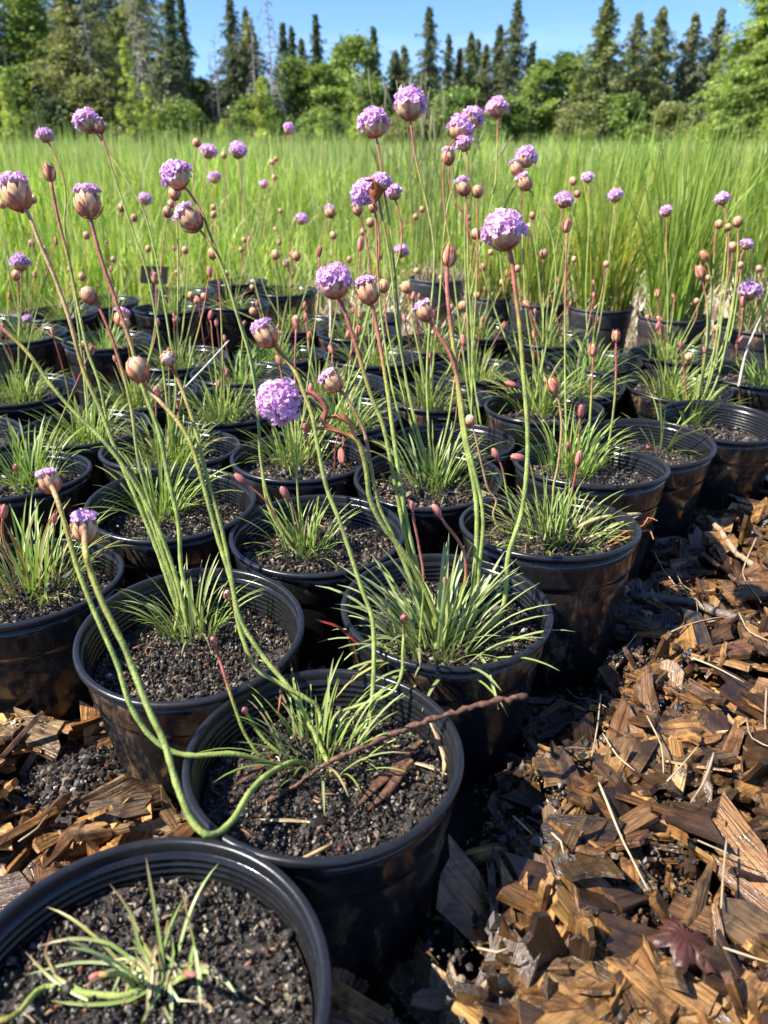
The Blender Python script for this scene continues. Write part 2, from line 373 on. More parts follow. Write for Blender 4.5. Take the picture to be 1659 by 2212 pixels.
# rim in the picture: (left x, right x, centre y); soil depth; detail level 2 near, 1 middle, 0 far
POTS = {
 'p1': (-117, 718, 2062, .022, 2), 'p2': (378, 1013, 1640, .028, 2), 'p3': (150, 677, 1372, .034, 2), 'p4': (722, 1204, 1312, .024, 2),
 'p5': (-195, 291, 1248, .026, 2), 'p6': (482, 887, 1150, .026, 2), 'p7': (160, 552, 1084, .034, 2), 'p8': (988, 1404, 1130, .024, 2),
 'p9': (-135, 203, 1022, .024, 1), 'p10': (482, 798, 976, .024, 1), 'p11': (768, 1103, 1020, .026, 1), 'p12': (1092, 1454, 1004, .024, 2),
 'p13': (1244, 1548, 940, .034, 2), 'p14': (1358, 1638, 898, .034, 1), 'p15': (1372, 1628, 840, .022, 1), 'p16': (1464, 1694, 815, .024, 1),
 'p17': (909, 1185, 934, .036, 1), 'p18': (1037, 1312, 873, .026, 1), 'p19': (37, 335, 918, .026, 1), 'p20': (223, 541, 962, .028, 1),
 'p21': (-225, 44, 948, .028, 0), 'p22': (-80, 163, 842, .022, 1), 'p23': (203, 448, 846, .026, 1), 'p24': (350, 608, 884, .026, 1),
 'p25': (415, 645, 812, .026, 0), 'p26': (602, 828, 830, .026, 1), 'p27': (650, 911, 898, .026, 1), 'p28': (805, 1032, 847, .022, 1),
 'p29': (1150, 1367, 826, .022, 0), 'fa': (310, 472, 631, .02, 0), 'fb': (274, 465, 667, .024, 0), 'fc': (440, 590, 608, .024, 0),
 'fd': (545, 690, 622, .026, 0), 'fe': (425, 586, 653, .024, 0), 'ff': (31, 200, 679, .022, 0), 'fh': (-45, 145, 717, .022, 0),
 'fi': (143, 317, 733, .024, 0), 'fj': (294, 488, 767, .026, 0), 'fk': (571, 735, 700, .026, 0), 'fl': (690, 862, 720, .026, 0),
 'fm': (715, 862, 684, .024, 0), 'fn': (515, 695, 762, .022, 0), 'fo': (845, 1020, 737, .022, 0), 'fp': (960, 1118, 708, .024, 0),
 'fq': (925, 1142, 796, .026, 0), 'fr': (1136, 1310, 748, .024, 0), 'fs': (1190, 1393, 782, .026, 0), 'ft': (1310, 1491, 772, .026, 0),
 'fu': (700, 900, 775, .024, 0), 'fv': (140, 290, 655, .024, 0), 'fw': (-110, 60, 690, .024, 0),
}
SEDGE = {'g1': (884, 1010, 599), 'g2': (1005, 1120, 636), 'g3': (1102, 1222, 650), 'g4': (1228, 1367, 660), 'g5': (1380, 1527, 680), 'g6': (1549, 1725, 702)}
POT_LABEL = {
 'p1': 'black nursery pot with sparse trailing seedling in dark wet soil', 'p2': 'black nursery pot with a brown twig lying across its rim',
 'p3': 'black nursery pot of dark crumbly soil behind the twig pot', 'p4': 'black nursery pot overflowing with broad grey green thrift leaves',
 'p5': 'black nursery pot with reddish leaved thrift, mud flakes on its wall', 'p6': 'black nursery pot with two crimson buds above dark soil',
 'p7': 'black nursery pot with deep soil level behind the muddy pot', 'p8': 'black pot with dry orange leaf curl hanging over its rim',
 'p9': 'black nursery pot with dusty pale soil and upright leaves', 'p10': 'black pot with bright ringed wall and dense upright tuft',
 'p11': 'black pot with fan of thrift leaves and shiny ringed wall', 'p12': 'black pot by the bark path with upright tuft and loose dark compost',
 'p13': 'black pot by the bark path with few sprawling leaves', 'p14': 'black pot by the bark path with long green stalks leaning out',
 'p15': 'black pot with dry brown compost behind the long stalked thrift', 'p16': 'black pot standing against the grey sedge pots by the path',
 'p17': 'black pot nearly empty, soil sunk deep, few thin leaves', 'p18': 'black pot with yellowing arched leaves on pale soil'}
# rim centres solved from the rim outlines: x, y, rim height, tilt towards the back
FIT = {'p1': (-.1009, .198, .120, 0.0), 'p2': (-.0348, .3455, .1144, -.028), 'p3': (-.1335, .4563, .1212, .06), 'p4': (.046, .4979, .117, .013), 'p5': (-.2921, .5504, .1119, -.045),
       'p6': (-.0604, .6229, .117, .006), 'p7': (-.208, .6717, .1242, .045), 'p8': (.1513, .6259, .1257, -.09), 'p9': (-.4031, .7739, .113, -.04), 'p10': (-.1004, .8327, .1149, -.016),
       'p11': (.0526, .7713, .1152, .03), 'p12': (.2143, .7549, .1294, -.08), 'p13': (.3216, .8996, .1113, .026), 'p14': (.4138, .9911, .1072, .04), 'p15': (.4564, 1.1052, .1107, .04),
       'p17': (.1289, .9414, .1015, -.04), 'p18': (.2149, 1.0036, .1186, -.036), 'p19': (-.3797, .9409, .1117, -.02), 'p20': (-.2425, .8551, .1157, -.05)}
FIRM = {'p2': .03, 'p3': .08, 'p4': .08, 'p8': .1, 'p1': .5, 'p12': .2, 'p13': .3, 'p6': .2, 'p5': .3, 'p7': .2, 'p11': .3}
pots = {}
for k, (xl, xr, yc, sd, lod) in POTS.items():
    if k in FIT: c = np.array(FIT[k][:3]); tl = FIT[k][3]
    else: c = on_z((xl + xr) / 2, yc, RIM_Z); c[2] += random.uniform(-.005, .005); tl = random.uniform(-.03, .03)
    pots[k] = dict(c=c, sd=sd, lod=lod, tilt=tl)
# pots that stand too close are moved apart until the rims only just touch
keys = list(pots)
for it in range(60):
    for i in range(len(keys)):
        for j in range(i):
            a, b = pots[keys[i]]['c'], pots[keys[j]]['c']; d = a[:2] - b[:2]; L_ = np.linalg.norm(d); m = 2 * POT_R - .005
            if L_ < m:
                s_ = (m - L_) * d / (L_ + 1e-9); wi = FIRM.get(keys[i], 1); wj = FIRM.get(keys[j], 1)
                a[:2] += s_ * wi / (wi + wj) * .7; b[:2] -= s_ * wj / (wi + wj) * .7
for p in pots.values(): p['soil'] = p['c'][2] - p['sd']
POT_GROUP = 'black nursery pots of thrift standing rim to rim'
for n_, (k, p) in enumerate(pots.items()):
    c = p['c']; p['depth'] = depth_of(c)
    tl = p['tilt']; root = empty('plant_pot', (c[0], c[1] + POT_H * math.sin(tl), c[2] - POT_H * math.cos(tl))); p['root'] = root
    root.rotation_euler = (tl, random.uniform(-.02, .02), 0); root.scale = (1 + random.uniform(-.014, .010), 1 + random.uniform(-.014, .010), 1)
    tag(root, POT_LABEL.get(k, 'black nursery pot among the crowded far rows of thrift'), 'plant pot', POT_GROUP)
    pw = obj('pot_wall', WALL, root); pw.rotation_euler.z = random.uniform(0, 6.28); obj('rim', RIM, root)
    zl = POT_H - p['sd']
    near = p['lod'] == 2
    s = obj('soil', random.choice(SOILS if p['lod'] else SOILS_LOW), root, (0, 0, zl)); s.rotation_euler.z = random.uniform(0, 6.28)
    if p['lod']:
        g = obj('soil_grains', random.choice(GRAINS if near else GRAINS_LOW), s, (0, 0, .001)); g['kind'] = 'stuff'
        g = obj('soil_clods', random.choice(CLODS), s); g['kind'] = 'stuff'; g.rotation_euler.z = random.uniform(0, 6)
        g = obj('soil_litter', random.choice(LITTER), s); g['kind'] = 'stuff'; g.rotation_euler.z = random.uniform(0, 6)

# ------------------------------------------------------------------ thrift: leaves
def leaf_mesh(rng, bend, wid, seg=8, tipcol=None, name='leaf', tone=None):
    """narrow leaf of unit length growing up +Z and arching to +X; folded along its middle"""
    t = np.linspace(0, 1, seg + 1); ang = bend * t ** 1.4 + rng.normal(0, .05)
    tw = rng.normal(0, .35)
    dx, dz = np.sin(ang), np.cos(ang)
    x = np.concatenate([[0], np.cumsum(dx[:-1]) / seg]); z = np.concatenate([[0], np.cumsum(dz[:-1]) / seg])
    yy = .05 * rng.normal() * t ** 2
    wv = wid * np.clip(np.minimum(.75 + t * 2, 1) * np.sqrt(np.clip(1 - t ** 3.2, 0, 1)), .06, 1)
    V = []; c = []
    tone = tone if tone is not None else np.array((.125, .235, .07))
    for i in range(seg + 1):
        a = tw * t[i]; n = np.array((dz[i], 0, -dx[i])); s = np.array((0, 1, 0)) * math.cos(a) + n * math.sin(a)
        n2 = np.array((0, -1, 0)) * math.sin(a) + n * math.cos(a)
        P = np.array((x[i], yy[i], z[i]))
        V += [P - s * wv[i] + n2 * wv[i] * .35 * -1, P, P + s * wv[i] - n2 * wv[i] * .35]
        g = tone * (1 - .25 * t[i]) + np.array((.045, .03, -.01)) * t[i]
        if t[i] < .12: g = g * .5 + np.array((.30, .30, .13)) * .5
        if tipcol is not None: g = g * (1 - t[i] ** 2) + np.array(tipcol) * t[i] ** 2
        c += [g, g * 1.08, g]
    return mesh_np(name, V, np.array(grid_faces(seg + 1, 3)), M_LEAF, np.array(c))
_r = np.random.default_rng(3)
GREY = np.array((.40, .475, .205)); GREEN = np.array((.29, .405, .10)); YEL = np.array((.44, .44, .13)); RED = np.array((.26, .06, .04))
LEAVES = {'green': [leaf_mesh(_r, b, .0125, tone=GREEN) for b in (.1, .3, .5, .7, .9, 1.2, 1.6)],
          'grey': [leaf_mesh(_r, b, .0165, tone=GREY) for b in (.1, .3, .5, .7, 1.0, 1.3, 1.7)],
          'thin': [leaf_mesh(_r, b, .0098, tone=GREEN * 1.08) for b in (.1, .3, .6, .8, 1.2, 1.5)],
          'red': [leaf_mesh(_r, b, .014, tone=GREEN * .6 + RED * .4, tipcol=(.30, .05, .05)) for b in (.4, .9, 1.4)],
          'dry': [leaf_mesh(_r, b, .011, tone=np.array((.40, .31, .18))) for b in (1.0, 1.5, 2.0)],
          'yellow': [leaf_mesh(_r, b, .013, tone=YEL, tipcol=(.45, .36, .15)) for b in (.7, 1.1, 1.7)]}
plants = {}
def leaf_matrix(rng, rad, length, tilt_max):
    a = rng.random() * 2 * math.pi; r = rad * math.sqrt(rng.random())
    base = Vector((r * math.cos(a), r * math.sin(a), -.004))
    tl = tilt_max * (r / rad) * rng.uniform(.4, 1.1)
    az = a + rng.normal(0, .55)
    Ln = length * rng.uniform(.6, 1.15)
    return Matrix.Translation(base) @ Matrix.Rotation(az, 4, 'Z') @ Matrix.Rotation(tl, 4, 'Y') @ Matrix.Diagonal((Ln, Ln * rng.uniform(.85, 1.2), Ln, 1)), r
def tuft(key, base_px, n, rad, length, tilt, kinds, individual, label, seed):
    rng = np.random.default_rng(seed); p = pots[key]
    if base_px is None: b = np.array((p['c'][0] + rng.normal(0, .008), p['c'][1] + rng.normal(0, .008), p['soil']))
    else: b = on_z(base_px[0], base_px[1], p['soil'])
    root = empty('thrift_plant', b); p['plant'] = root; p['base'] = b
    tag(root, label, 'plant', 'thrift plants in the nursery pots')
    names = list(kinds); pr = np.array([kinds[q] for q in names], float); pr /= pr.sum()
    parts = []
    n = int(n * 1.3) if key not in ('p1', 'p13') else n
    for i in range(n):
        kd = names[rng.choice(len(names), p=pr)]; M, r = leaf_matrix(rng, rad, length, tilt)
        # keep outer leaves more arched
        pool = LEAVES[kd]; q = min(len(pool) - 1, int(len(pool) * (.65 * r / rad + .45 * rng.random()) * .9))
        me = pool[q]
        if individual:
            obj('leaf', me, root, mtx=M)
        else:
            parts.append((me, M))
    if not individual:
        Vs, Qs, Cs, o = [], [], [], 0
        for me, M in parts:
            nv = len(me.vertices); co = np.empty(nv * 3, np.float32); me.vertices.foreach_get('co', co); co = co.reshape(-1, 3)
            m = np.array(M); co = co @ m[:3, :3].T + m[:3, 3]
            cc = np.empty(nv * 4, np.float32); me.attributes['Col'].data.foreach_get('color', cc)
            q = np.empty(len(me.polygons) * 4, np.int32); me.polygons.foreach_get('vertices', q)
            Vs.append(co); Qs.append(q.reshape(-1, 4) + o); Cs.append(cc.reshape(-1, 4)[:, :3] * rng.uniform(.8, 1.2)); o += nv
        lf = obj('leaves', mesh_np('leaves', np.concatenate(Vs), np.concatenate(Qs), M_LEAF, np.concatenate(Cs)), root); lf['kind'] = 'stuff'
    return root
G = dict(green=6, thin=3, dry=.5, yellow=.4)
TU = {  # base pixel, leaves, spread radius, length, tilt, kinds, label
 'p1': ((345, 2115), 7, .012, .05, 1.15, dict(green=5, grey=4, yellow=1), 'sparse limp thrift seedling with flat arching leaves and nodding buds'),
 'p2': ((690, 1640), 52, .024, .058, .85, dict(green=6, thin=3, grey=2, dry=.8), 'thrift with long stalks looping out over its pot rim'),
 'p3': ((415, 1372), 60, .019, .060, .6, dict(green=5, grey=4, dry=.3), 'compact grey green thrift in dark crumbly soil sending up tall stalks'),
 'p4': ((950, 1400), 98, .032, .078, 1.25, dict(grey=9, green=2, yellow=.2), 'vigorous grey green thrift with broad spreading leaves and thick stalks'),
 'p5': ((70, 1270), 90, .036, .074, .8, dict(green=6, red=2.2, grey=2, dry=1), 'thrift with red tipped leaves and pinkish stalks'),
 'p6': ((655, 1195), 58, .020, .062, .75, dict(green=6, thin=3, dry=.3), 'upright thrift with two crimson buds in dark soil'),
 'p7': ((350, 1120), 62, .019, .082, .8, dict(green=4, thin=5), 'thin leaved thrift with wide arching leaves in deep pot'),
 'p8': ((1195, 1165), 120, .040, .056, .95, dict(green=7, thin=3, yellow=1.6, dry=.9), 'bushy yellow green thrift with a dry brown bud head'),
 'p9': ((60, 1050), 70, .028, .078, .75, dict(green=6, thin=3), 'upright thrift in the pot of dusty pale soil'),
 'p10': ((640, 1005), 80, .030, .068, .7, dict(green=6, thin=5, dry=.4), 'dense fan of upright thrift leaves with hanging red bud'),
 'p11': ((935, 1055), 66, .026, .076, .95, dict(green=4, thin=5, grey=3), 'thrift with arching leaves under a cluster of tall stalks'),
 'p12': ((1225, 1020), 80, .028, .072, .5, dict(green=7, thin=3), 'stiff upright green thrift beside loose dark compost'),
 'p13': ((1425, 975), 16, .010, .085, 1.1, dict(thin=5, green=2), 'young thrift with a dozen sprawling leaves'),
 'p14': ((1490, 915), 70, .026, .070, .7, dict(green=7, thin=3), 'thrift by the path with many long green stalks'),
 'p17': ((1035, 960), 30, .018, .070, .8, dict(thin=6, green=3, dry=1), 'thin sparse thrift sunk deep in its pot'),
 'p18': ((1165, 890), 85, .030, .080, .95, dict(green=6, yellow=3, dry=1), 'thrift with yellowing leaves arched over pale soil'),
}
for i, k in enumerate(pots):
    p = pots[k]
    if k in TU:
        px, n, rad, ln, tl, kinds, lab = TU[k]
        tuft(k, px, n, rad, ln, tl, kinds, True, lab, 100 + i)
    else:
        tuft(k, None, 90 if p['lod'] else 72, .028, .070, .75, G, False, 'grassy thrift tuft with slender bud stalks in a far row pot', 100 + i)

def leaf_px(key, pts, wid, tone, tip=None):
    """a leaf of a plant through picture points, base first, kept above its pot's soil"""
    p = pots[key]; b = p['base']; d0 = depth_of(b); P = []
    for x, y in pts: P.append(at(x, y, min(d0, depth_of(on_z(x, y, p['soil'] + .004)) - .001)))
    P = catmull(P, .006) - b; n = len(P); t = np.linspace(0, 1, n); wv = .44 * wid * np.clip(np.minimum(.7 + t * 2, 1) * np.sqrt(np.clip(1 - t ** 3, 0, 1)), .08, 1)
    T = np.gradient(P, axis=0); S = np.cross(T, -FW + UP * .5); S /= np.linalg.norm(S, axis=1)[:, None]; N = np.cross(S, T); N /= np.linalg.norm(N, axis=1)[:, None] + 1e-9
    V, c = [], []
    for i in range(n):
        g = np.array(tone) * (1 - .1 * t[i]) if tip is None else np.array(tone) * (1 - t[i] ** 2) + np.array(tip) * t[i] ** 2
        for s_ in (-1, 0, 1): V.append(P[i] + S[i] * s_ * wv[i] + N[i] * abs(s_) * wv[i] * .3); c.append(g * (1.08 if s_ == 0 else 1))
    obj('leaf', mesh_np('leaf', V, np.array(grid_faces(n, 3)), M_LEAF, np.array(c)), p['plant'])
TP = (.42, .30, .16)
for q, w_, tn_, tp_ in [(((356, 2110), (345, 2029), (330, 1939), (315, 1851)), .0017, GREEN, TP), (((340, 2112), (300, 2039), (280, 1969), (237, 1909)), .0016, GREEN, TP), (((435, 2118), (430, 2089), (410, 1999), (390, 1914)), .0012, GREEN, TP),
      (((352, 2115), (350, 2060), (365, 2004), (395, 1944)), .0014, GREEN, None), (((325, 2112), (300, 2090), (240, 2039), (150, 2027), (85, 2044)), .0018, GREEN, TP), (((190, 2160), (140, 2134), (100, 2104), (55, 2056)), .0017, GREEN, TP),
      (((330, 2120), (260, 2086), (165, 2079), (55, 2106)), .0016, GREY, None), (((200, 2150), (120, 2109), (97, 2059), (110, 2009)), .0017, GREEN, (.4, .15, .1)), (((370, 2125), (430, 2092), (490, 2120), (516, 2156)), .0030, GREY, None),
      (((345, 2125), (290, 2100), (230, 2100), (190, 2125)), .0030, GREY, TP), (((365, 2120), (370, 2160), (372, 2210)), .0024, GREY, None), (((352, 2120), (340, 2150), (305, 2210)), .0022, GREEN, None),
      (((340, 2130), (280, 2160), (190, 2170), (110, 2162)), .0018, GREEN, None), (((360, 2120), (385, 2160), (440, 2165)), .0016, GREY, TP), (((350, 2118), (320, 2080), (290, 2030), (300, 2090)), .0012, GREEN, None), (((360, 2118), (375, 2060), (372, 2020)), .0014, GREEN, None)]:
    leaf_px('p1', q, w_, tn_, tp_)
for i_ in range(26):                             # old brown and thin young blades at the crown
    a_ = RNG.uniform(0, 6.28); l_ = RNG.uniform(40, 150); x_, y_ = 345 + RNG.normal(0, 22), 2116 + RNG.normal(0, 8)
    q = [(x_, y_), (x_ + .5 * l_ * math.cos(a_), y_ - abs(.45 * l_ * math.sin(a_)) - 14), (x_ + l_ * math.cos(a_), y_ - .55 * l_ * math.sin(a_))]
    leaf_px('p1', q, RNG.uniform(.0014, .0022), ((.40, .30, .17), (.30, .19, .09), GREEN, GREY, YEL)[i_ % 5], TP if i_ % 2 else None)
# ------------------------------------------------------------------ thrift: flower heads (unit radius, axis +Z)
def ellip_patch(th0, th1, dphi, rx, rz, lift=.05, flare=0.0, nu=5, pal=None, edge=None):
    """bract lying on an ellipsoid from polar angle th0 (base, near pi) to th1 (tip), centred on azimuth 0"""
    V, c = [], []
    for i in range(nu):
        t = i / (nu - 1); th = th0 + (th1 - th0) * t
        wdt = dphi * (math.sin(math.pi * min(.25 + .62 * t, 1)) ** .8) * (1 if t < .99 else .25)
        for s in (-1, 0, 1):
            ph = s * wdt; l = 1 + lift * (1.0 if s == 0 else .35) + flare * t * t
            V.append((rx * l * math.sin(th) * math.cos(ph), rx * l * math.sin(th) * math.sin(ph), -rz * l * -math.cos(th)))
            base = np.array(pal[0]) * (1 - t) + np.array(pal[1]) * t
            if s: base = base * .45 + np.array(edge) * .55
            c.append(base)
    return np.array(V), grid_faces(nu, 3), np.array(c)
TAN = ((.58, .30, .12), (.84, .62, .36)); TANE = (.58, .17, .09)
REDB = ((.50, .14, .08), (.66, .30, .17)); REDE = (.50, .07, .05)
PINKB = ((.56, .16, .12), (.72, .33, .25)); PINKE = (.52, .09, .10)
def floret_geo(rng):
    parts = []
    for k in range(5):
        a0 = k * 2 * math.pi / 5 + rng.normal(0, .12); V, c = [], []
        fl = rng.uniform(.75, 1.15); cup = rng.uniform(.55, .85)
        for i in range(4):
            t = i / 3
            r = .10 + .52 * t * fl; z = cup * (1 - (1 - t) ** 1.8) - .18 * max(0, t - .65) * 3
            wd = .08 + .36 * math.sin(math.pi * min(.12 + .70 * t, 1))
            for s in (-1, 0, 1):
                aa = a0 + s * wd / (r + .25); rr = r * (1 if s == 0 else .97) - (.06 if (s == 0 and i == 3) else 0)
                V.append((rr * math.cos(aa), rr * math.sin(aa), z + rng.normal(0, .03) + (.06 * abs(s))))
                c.append(np.array((.84, .72, .80)) * (1 - t) ** 1.5 + np.array((.88, .48, .85)) * (1 - (1 - t) ** 1.5) * rng.uniform(.92, 1.06))
        parts.append((np.array(V), grid_faces(4, 3), np.array(c)))
    # pale centre tube
    V, Fq, t = tube([(0, 0, -.25), (0, 0, .2), (0, 0, .42)], [.07, .09, .12], 5)
    parts.append((V, Fq, (.82, .78, .74)))
    return join(parts)
FLO = [floret_geo(np.random.default_rng(s)) for s in range(4)]
FLO_ME = [mesh_np('floret', V, Fq, M_PETAL, c) for V, Fq, c in FLO]
def core_geo(rx, rz, col, zshift=0.0, n=9, sides=14, lump=0.0, seed=0, topcol=None):
    rg = np.random.default_rng(seed); V, c = [], []
    for i in range(n):
        th = math.pi * (1 - i / (n - 1))
        for j in range(sides):
            ph = j * 2 * math.pi / sides; l = 1 + lump * rg.normal()
            V.append((rx * l * math.sin(th) * math.cos(ph) + 1e-5 * j, rx * l * math.sin(th) * math.sin(ph), rz * l * math.cos(th) + zshift))
            cc = np.array(col)
            if topcol is not None: q = min(1, max(0, (i / (n - 1) - .62) * 5)); cc = cc * (1 - q) + np.array(topcol) * q
            c.append(cc)
    return np.array(V), grid_faces(n, sides, True), np.array(c)
def rotz(V, a):
    ca, sa = math.cos(a), math.sin(a); M = np.array(((ca, -sa, 0), (sa, ca, 0), (0, 0, 1))); return V @ M.T
RINGS = {  # rings of bracts: (geometry, count, phase)
 'F': [(ellip_patch(R(172), R(88), .40, .82, .76, .07, .06, pal=TAN, edge=TANE), 9, 0), (ellip_patch(R(176), R(112), .46, .86, .80, .09, .03, pal=TAN, edge=TANE), 7, .4), (ellip_patch(R(178), R(130), .5, .88, .83, .10, .0, pal=REDB, edge=REDE), 5, .2)],
 'H': [(ellip_patch(R(165), R(46), .40, .80, .98, .06, .04, pal=TAN, edge=TANE), 8, 0), (ellip_patch(R(172), R(72), .40, .84, 1.02, .09, .05, pal=TAN, edge=TANE), 7, .45), (ellip_patch(R(177), R(98), .36, .88, 1.06, .11, .10, pal=REDB, edge=REDE), 5, .1)],
 'B': [(ellip_patch(R(165), R(22), .42, .80, .98, .06, .02, pal=TAN, edge=TANE), 7, 0), (ellip_patch(R(172), R(52), .40, .84, 1.02, .09, .05, pal=TAN, edge=TANE), 7, .45), (ellip_patch(R(177), R(86), .36, .88, 1.05, .11, .09, pal=REDB, edge=REDE), 5, .1)],
 'R': [(ellip_patch(R(170), R(10), .62, .50, 1.15, .06, .0, pal=PINKB, edge=PINKE), 5, 0), (ellip_patch(R(175), R(40), .60, .53, 1.2, .10, .10, pal=PINKB, edge=PINKE), 4, .6)],
 'S': [(ellip_patch(R(168), R(30), .40, .66, 1.05, .06, .05, pal=REDB, edge=REDE), 6, 0), (ellip_patch(R(174), R(30), .30, .72, 1.15, .10, .26, pal=REDB, edge=REDE), 5, .5), (ellip_patch(R(177), R(80), .40, .74, 1.12, .10, .12, pal=TAN, edge=TANE), 5, .2)],
}
CORE = {'F': core_geo(.76, .70, (.40, .30, .24), topcol=(.70, .52, .66)), 'H': core_geo(.74, .90, (.30, .17, .08), topcol=(.72, .55, .62), lump=.04),
        'B': core_geo(.75, .92, (.30, .16, .08), topcol=(.74, .64, .58), lump=.03), 'R': core_geo(.47, 1.12, (.50, .14, .13), topcol=(.60, .28, .28)),
        'S': core_geo(.60, .98, (.55, .38, .25), topcol=(.72, .60, .50), lump=.03)}
def floret_dirs(kind, rng, n=None):
    out = []
    if kind == 'F':
        N = n or 40
        for i in range(N):
            z = 1 - 1.04 * (i + .5) / N; a = i * 2.39996 + rng.normal(0, .15); s = math.sqrt(max(0, 1 - z * z))
            out.append((Vector((s * math.cos(a), s * math.sin(a), z)), rng.uniform(.56, .82), rng.uniform(.50, .74)))
    elif kind == 'H':
        N = n or 26
        for i in range(N):
            q = math.sqrt((i + .5) / N) * 1.05; a = i * 2.39996 + rng.normal(0, .2)
            out.append((Vector((q * math.cos(a), q * math.sin(a), 1)).normalized(), rng.uniform(.74, .98), rng.uniform(.40, .54)))
    elif kind == 'B':
        for i in range(4):
            a = i * 2.4; q = .22; out.append((Vector((q * math.cos(a), q * math.sin(a), 1)).normalized(), .80, rng.uniform(.16, .2)))
    return out
CORE_ME = {k: mesh_np('receptacle', *v[:2], M_BRACT, v[2]) for k, v in CORE.items()}
BRACT_ME = {k: [(mesh_np('bract', g[0], np.array(g[1]), M_BRACT, g[2]), n, ph) for g, n, ph in rings] for k, rings in RINGS.items()}
def mat4(d, off, sc, spin):
    q = Vector((0, 0, 1)).rotation_difference(d)
    return Matrix.Translation(d * off) @ q.to_matrix().to_4x4() @ Matrix.Rotation(spin, 4, 'Z') @ Matrix.Rotation(.35 * math.sin(spin * 5), 4, 'X') @ Matrix.Scale(sc, 4)
def head_small(kind, seed):
    """joined meshes for heads too small to pick their florets apart: (bract cup, florets)"""
    rng = np.random.default_rng(seed); parts = [CORE[kind]]
    for g, n, ph in RINGS[kind]:
        for j in range(n): parts.append((rotz(g[0], 2 * math.pi * j / n + ph + rng.normal(0, .08)), g[1], g[2] * rng.uniform(.8, 1.15)))
    cup = mesh_np('bract_cup', *join(parts)[:2], M_BRACT, join(parts)[2])
    fl = []
    for d, off, sc in floret_dirs(kind, rng, 30 if kind == 'F' else 14 if kind == 'H' else None):
        M = np.array(mat4(d, off, sc * (1.18 if kind in 'FH' else 1), rng.random() * 6)); V, Fq, c = FLO[rng.integers(4)]
        fl.append((V @ M[:3, :3].T + M[:3, 3], Fq, c * rng.uniform(.86, 1.1)))
    flm = None
    if fl: j = join(fl); flm = mesh_np('florets', j[0], j[1], M_PETAL, j[2])
    return cup, flm
SMALL = {k: [head_small(k, s) for s in range(3)] for k in 'FHBRS'}
def stalk_col(t, red, top):
    """green below, turning olive and red towards the head"""
    g = np.array((.30, .36, .085)); o = np.array((.36, .31, .06)); r = np.array((.40, .125, .085)); tn = np.array((.42, .26, .13))
    tt = np.asarray(t)[:, None]; q1 = np.clip((tt - (1 - red) + .18) / .2, 0, 1); q2 = np.clip((tt - (1 - red)) / .08, 0, 1)
    c = g * (1 - q1) + o * q1
    return c * (1 - q2) + (r if top == 'r' else tn) * q2
n_heads = 0
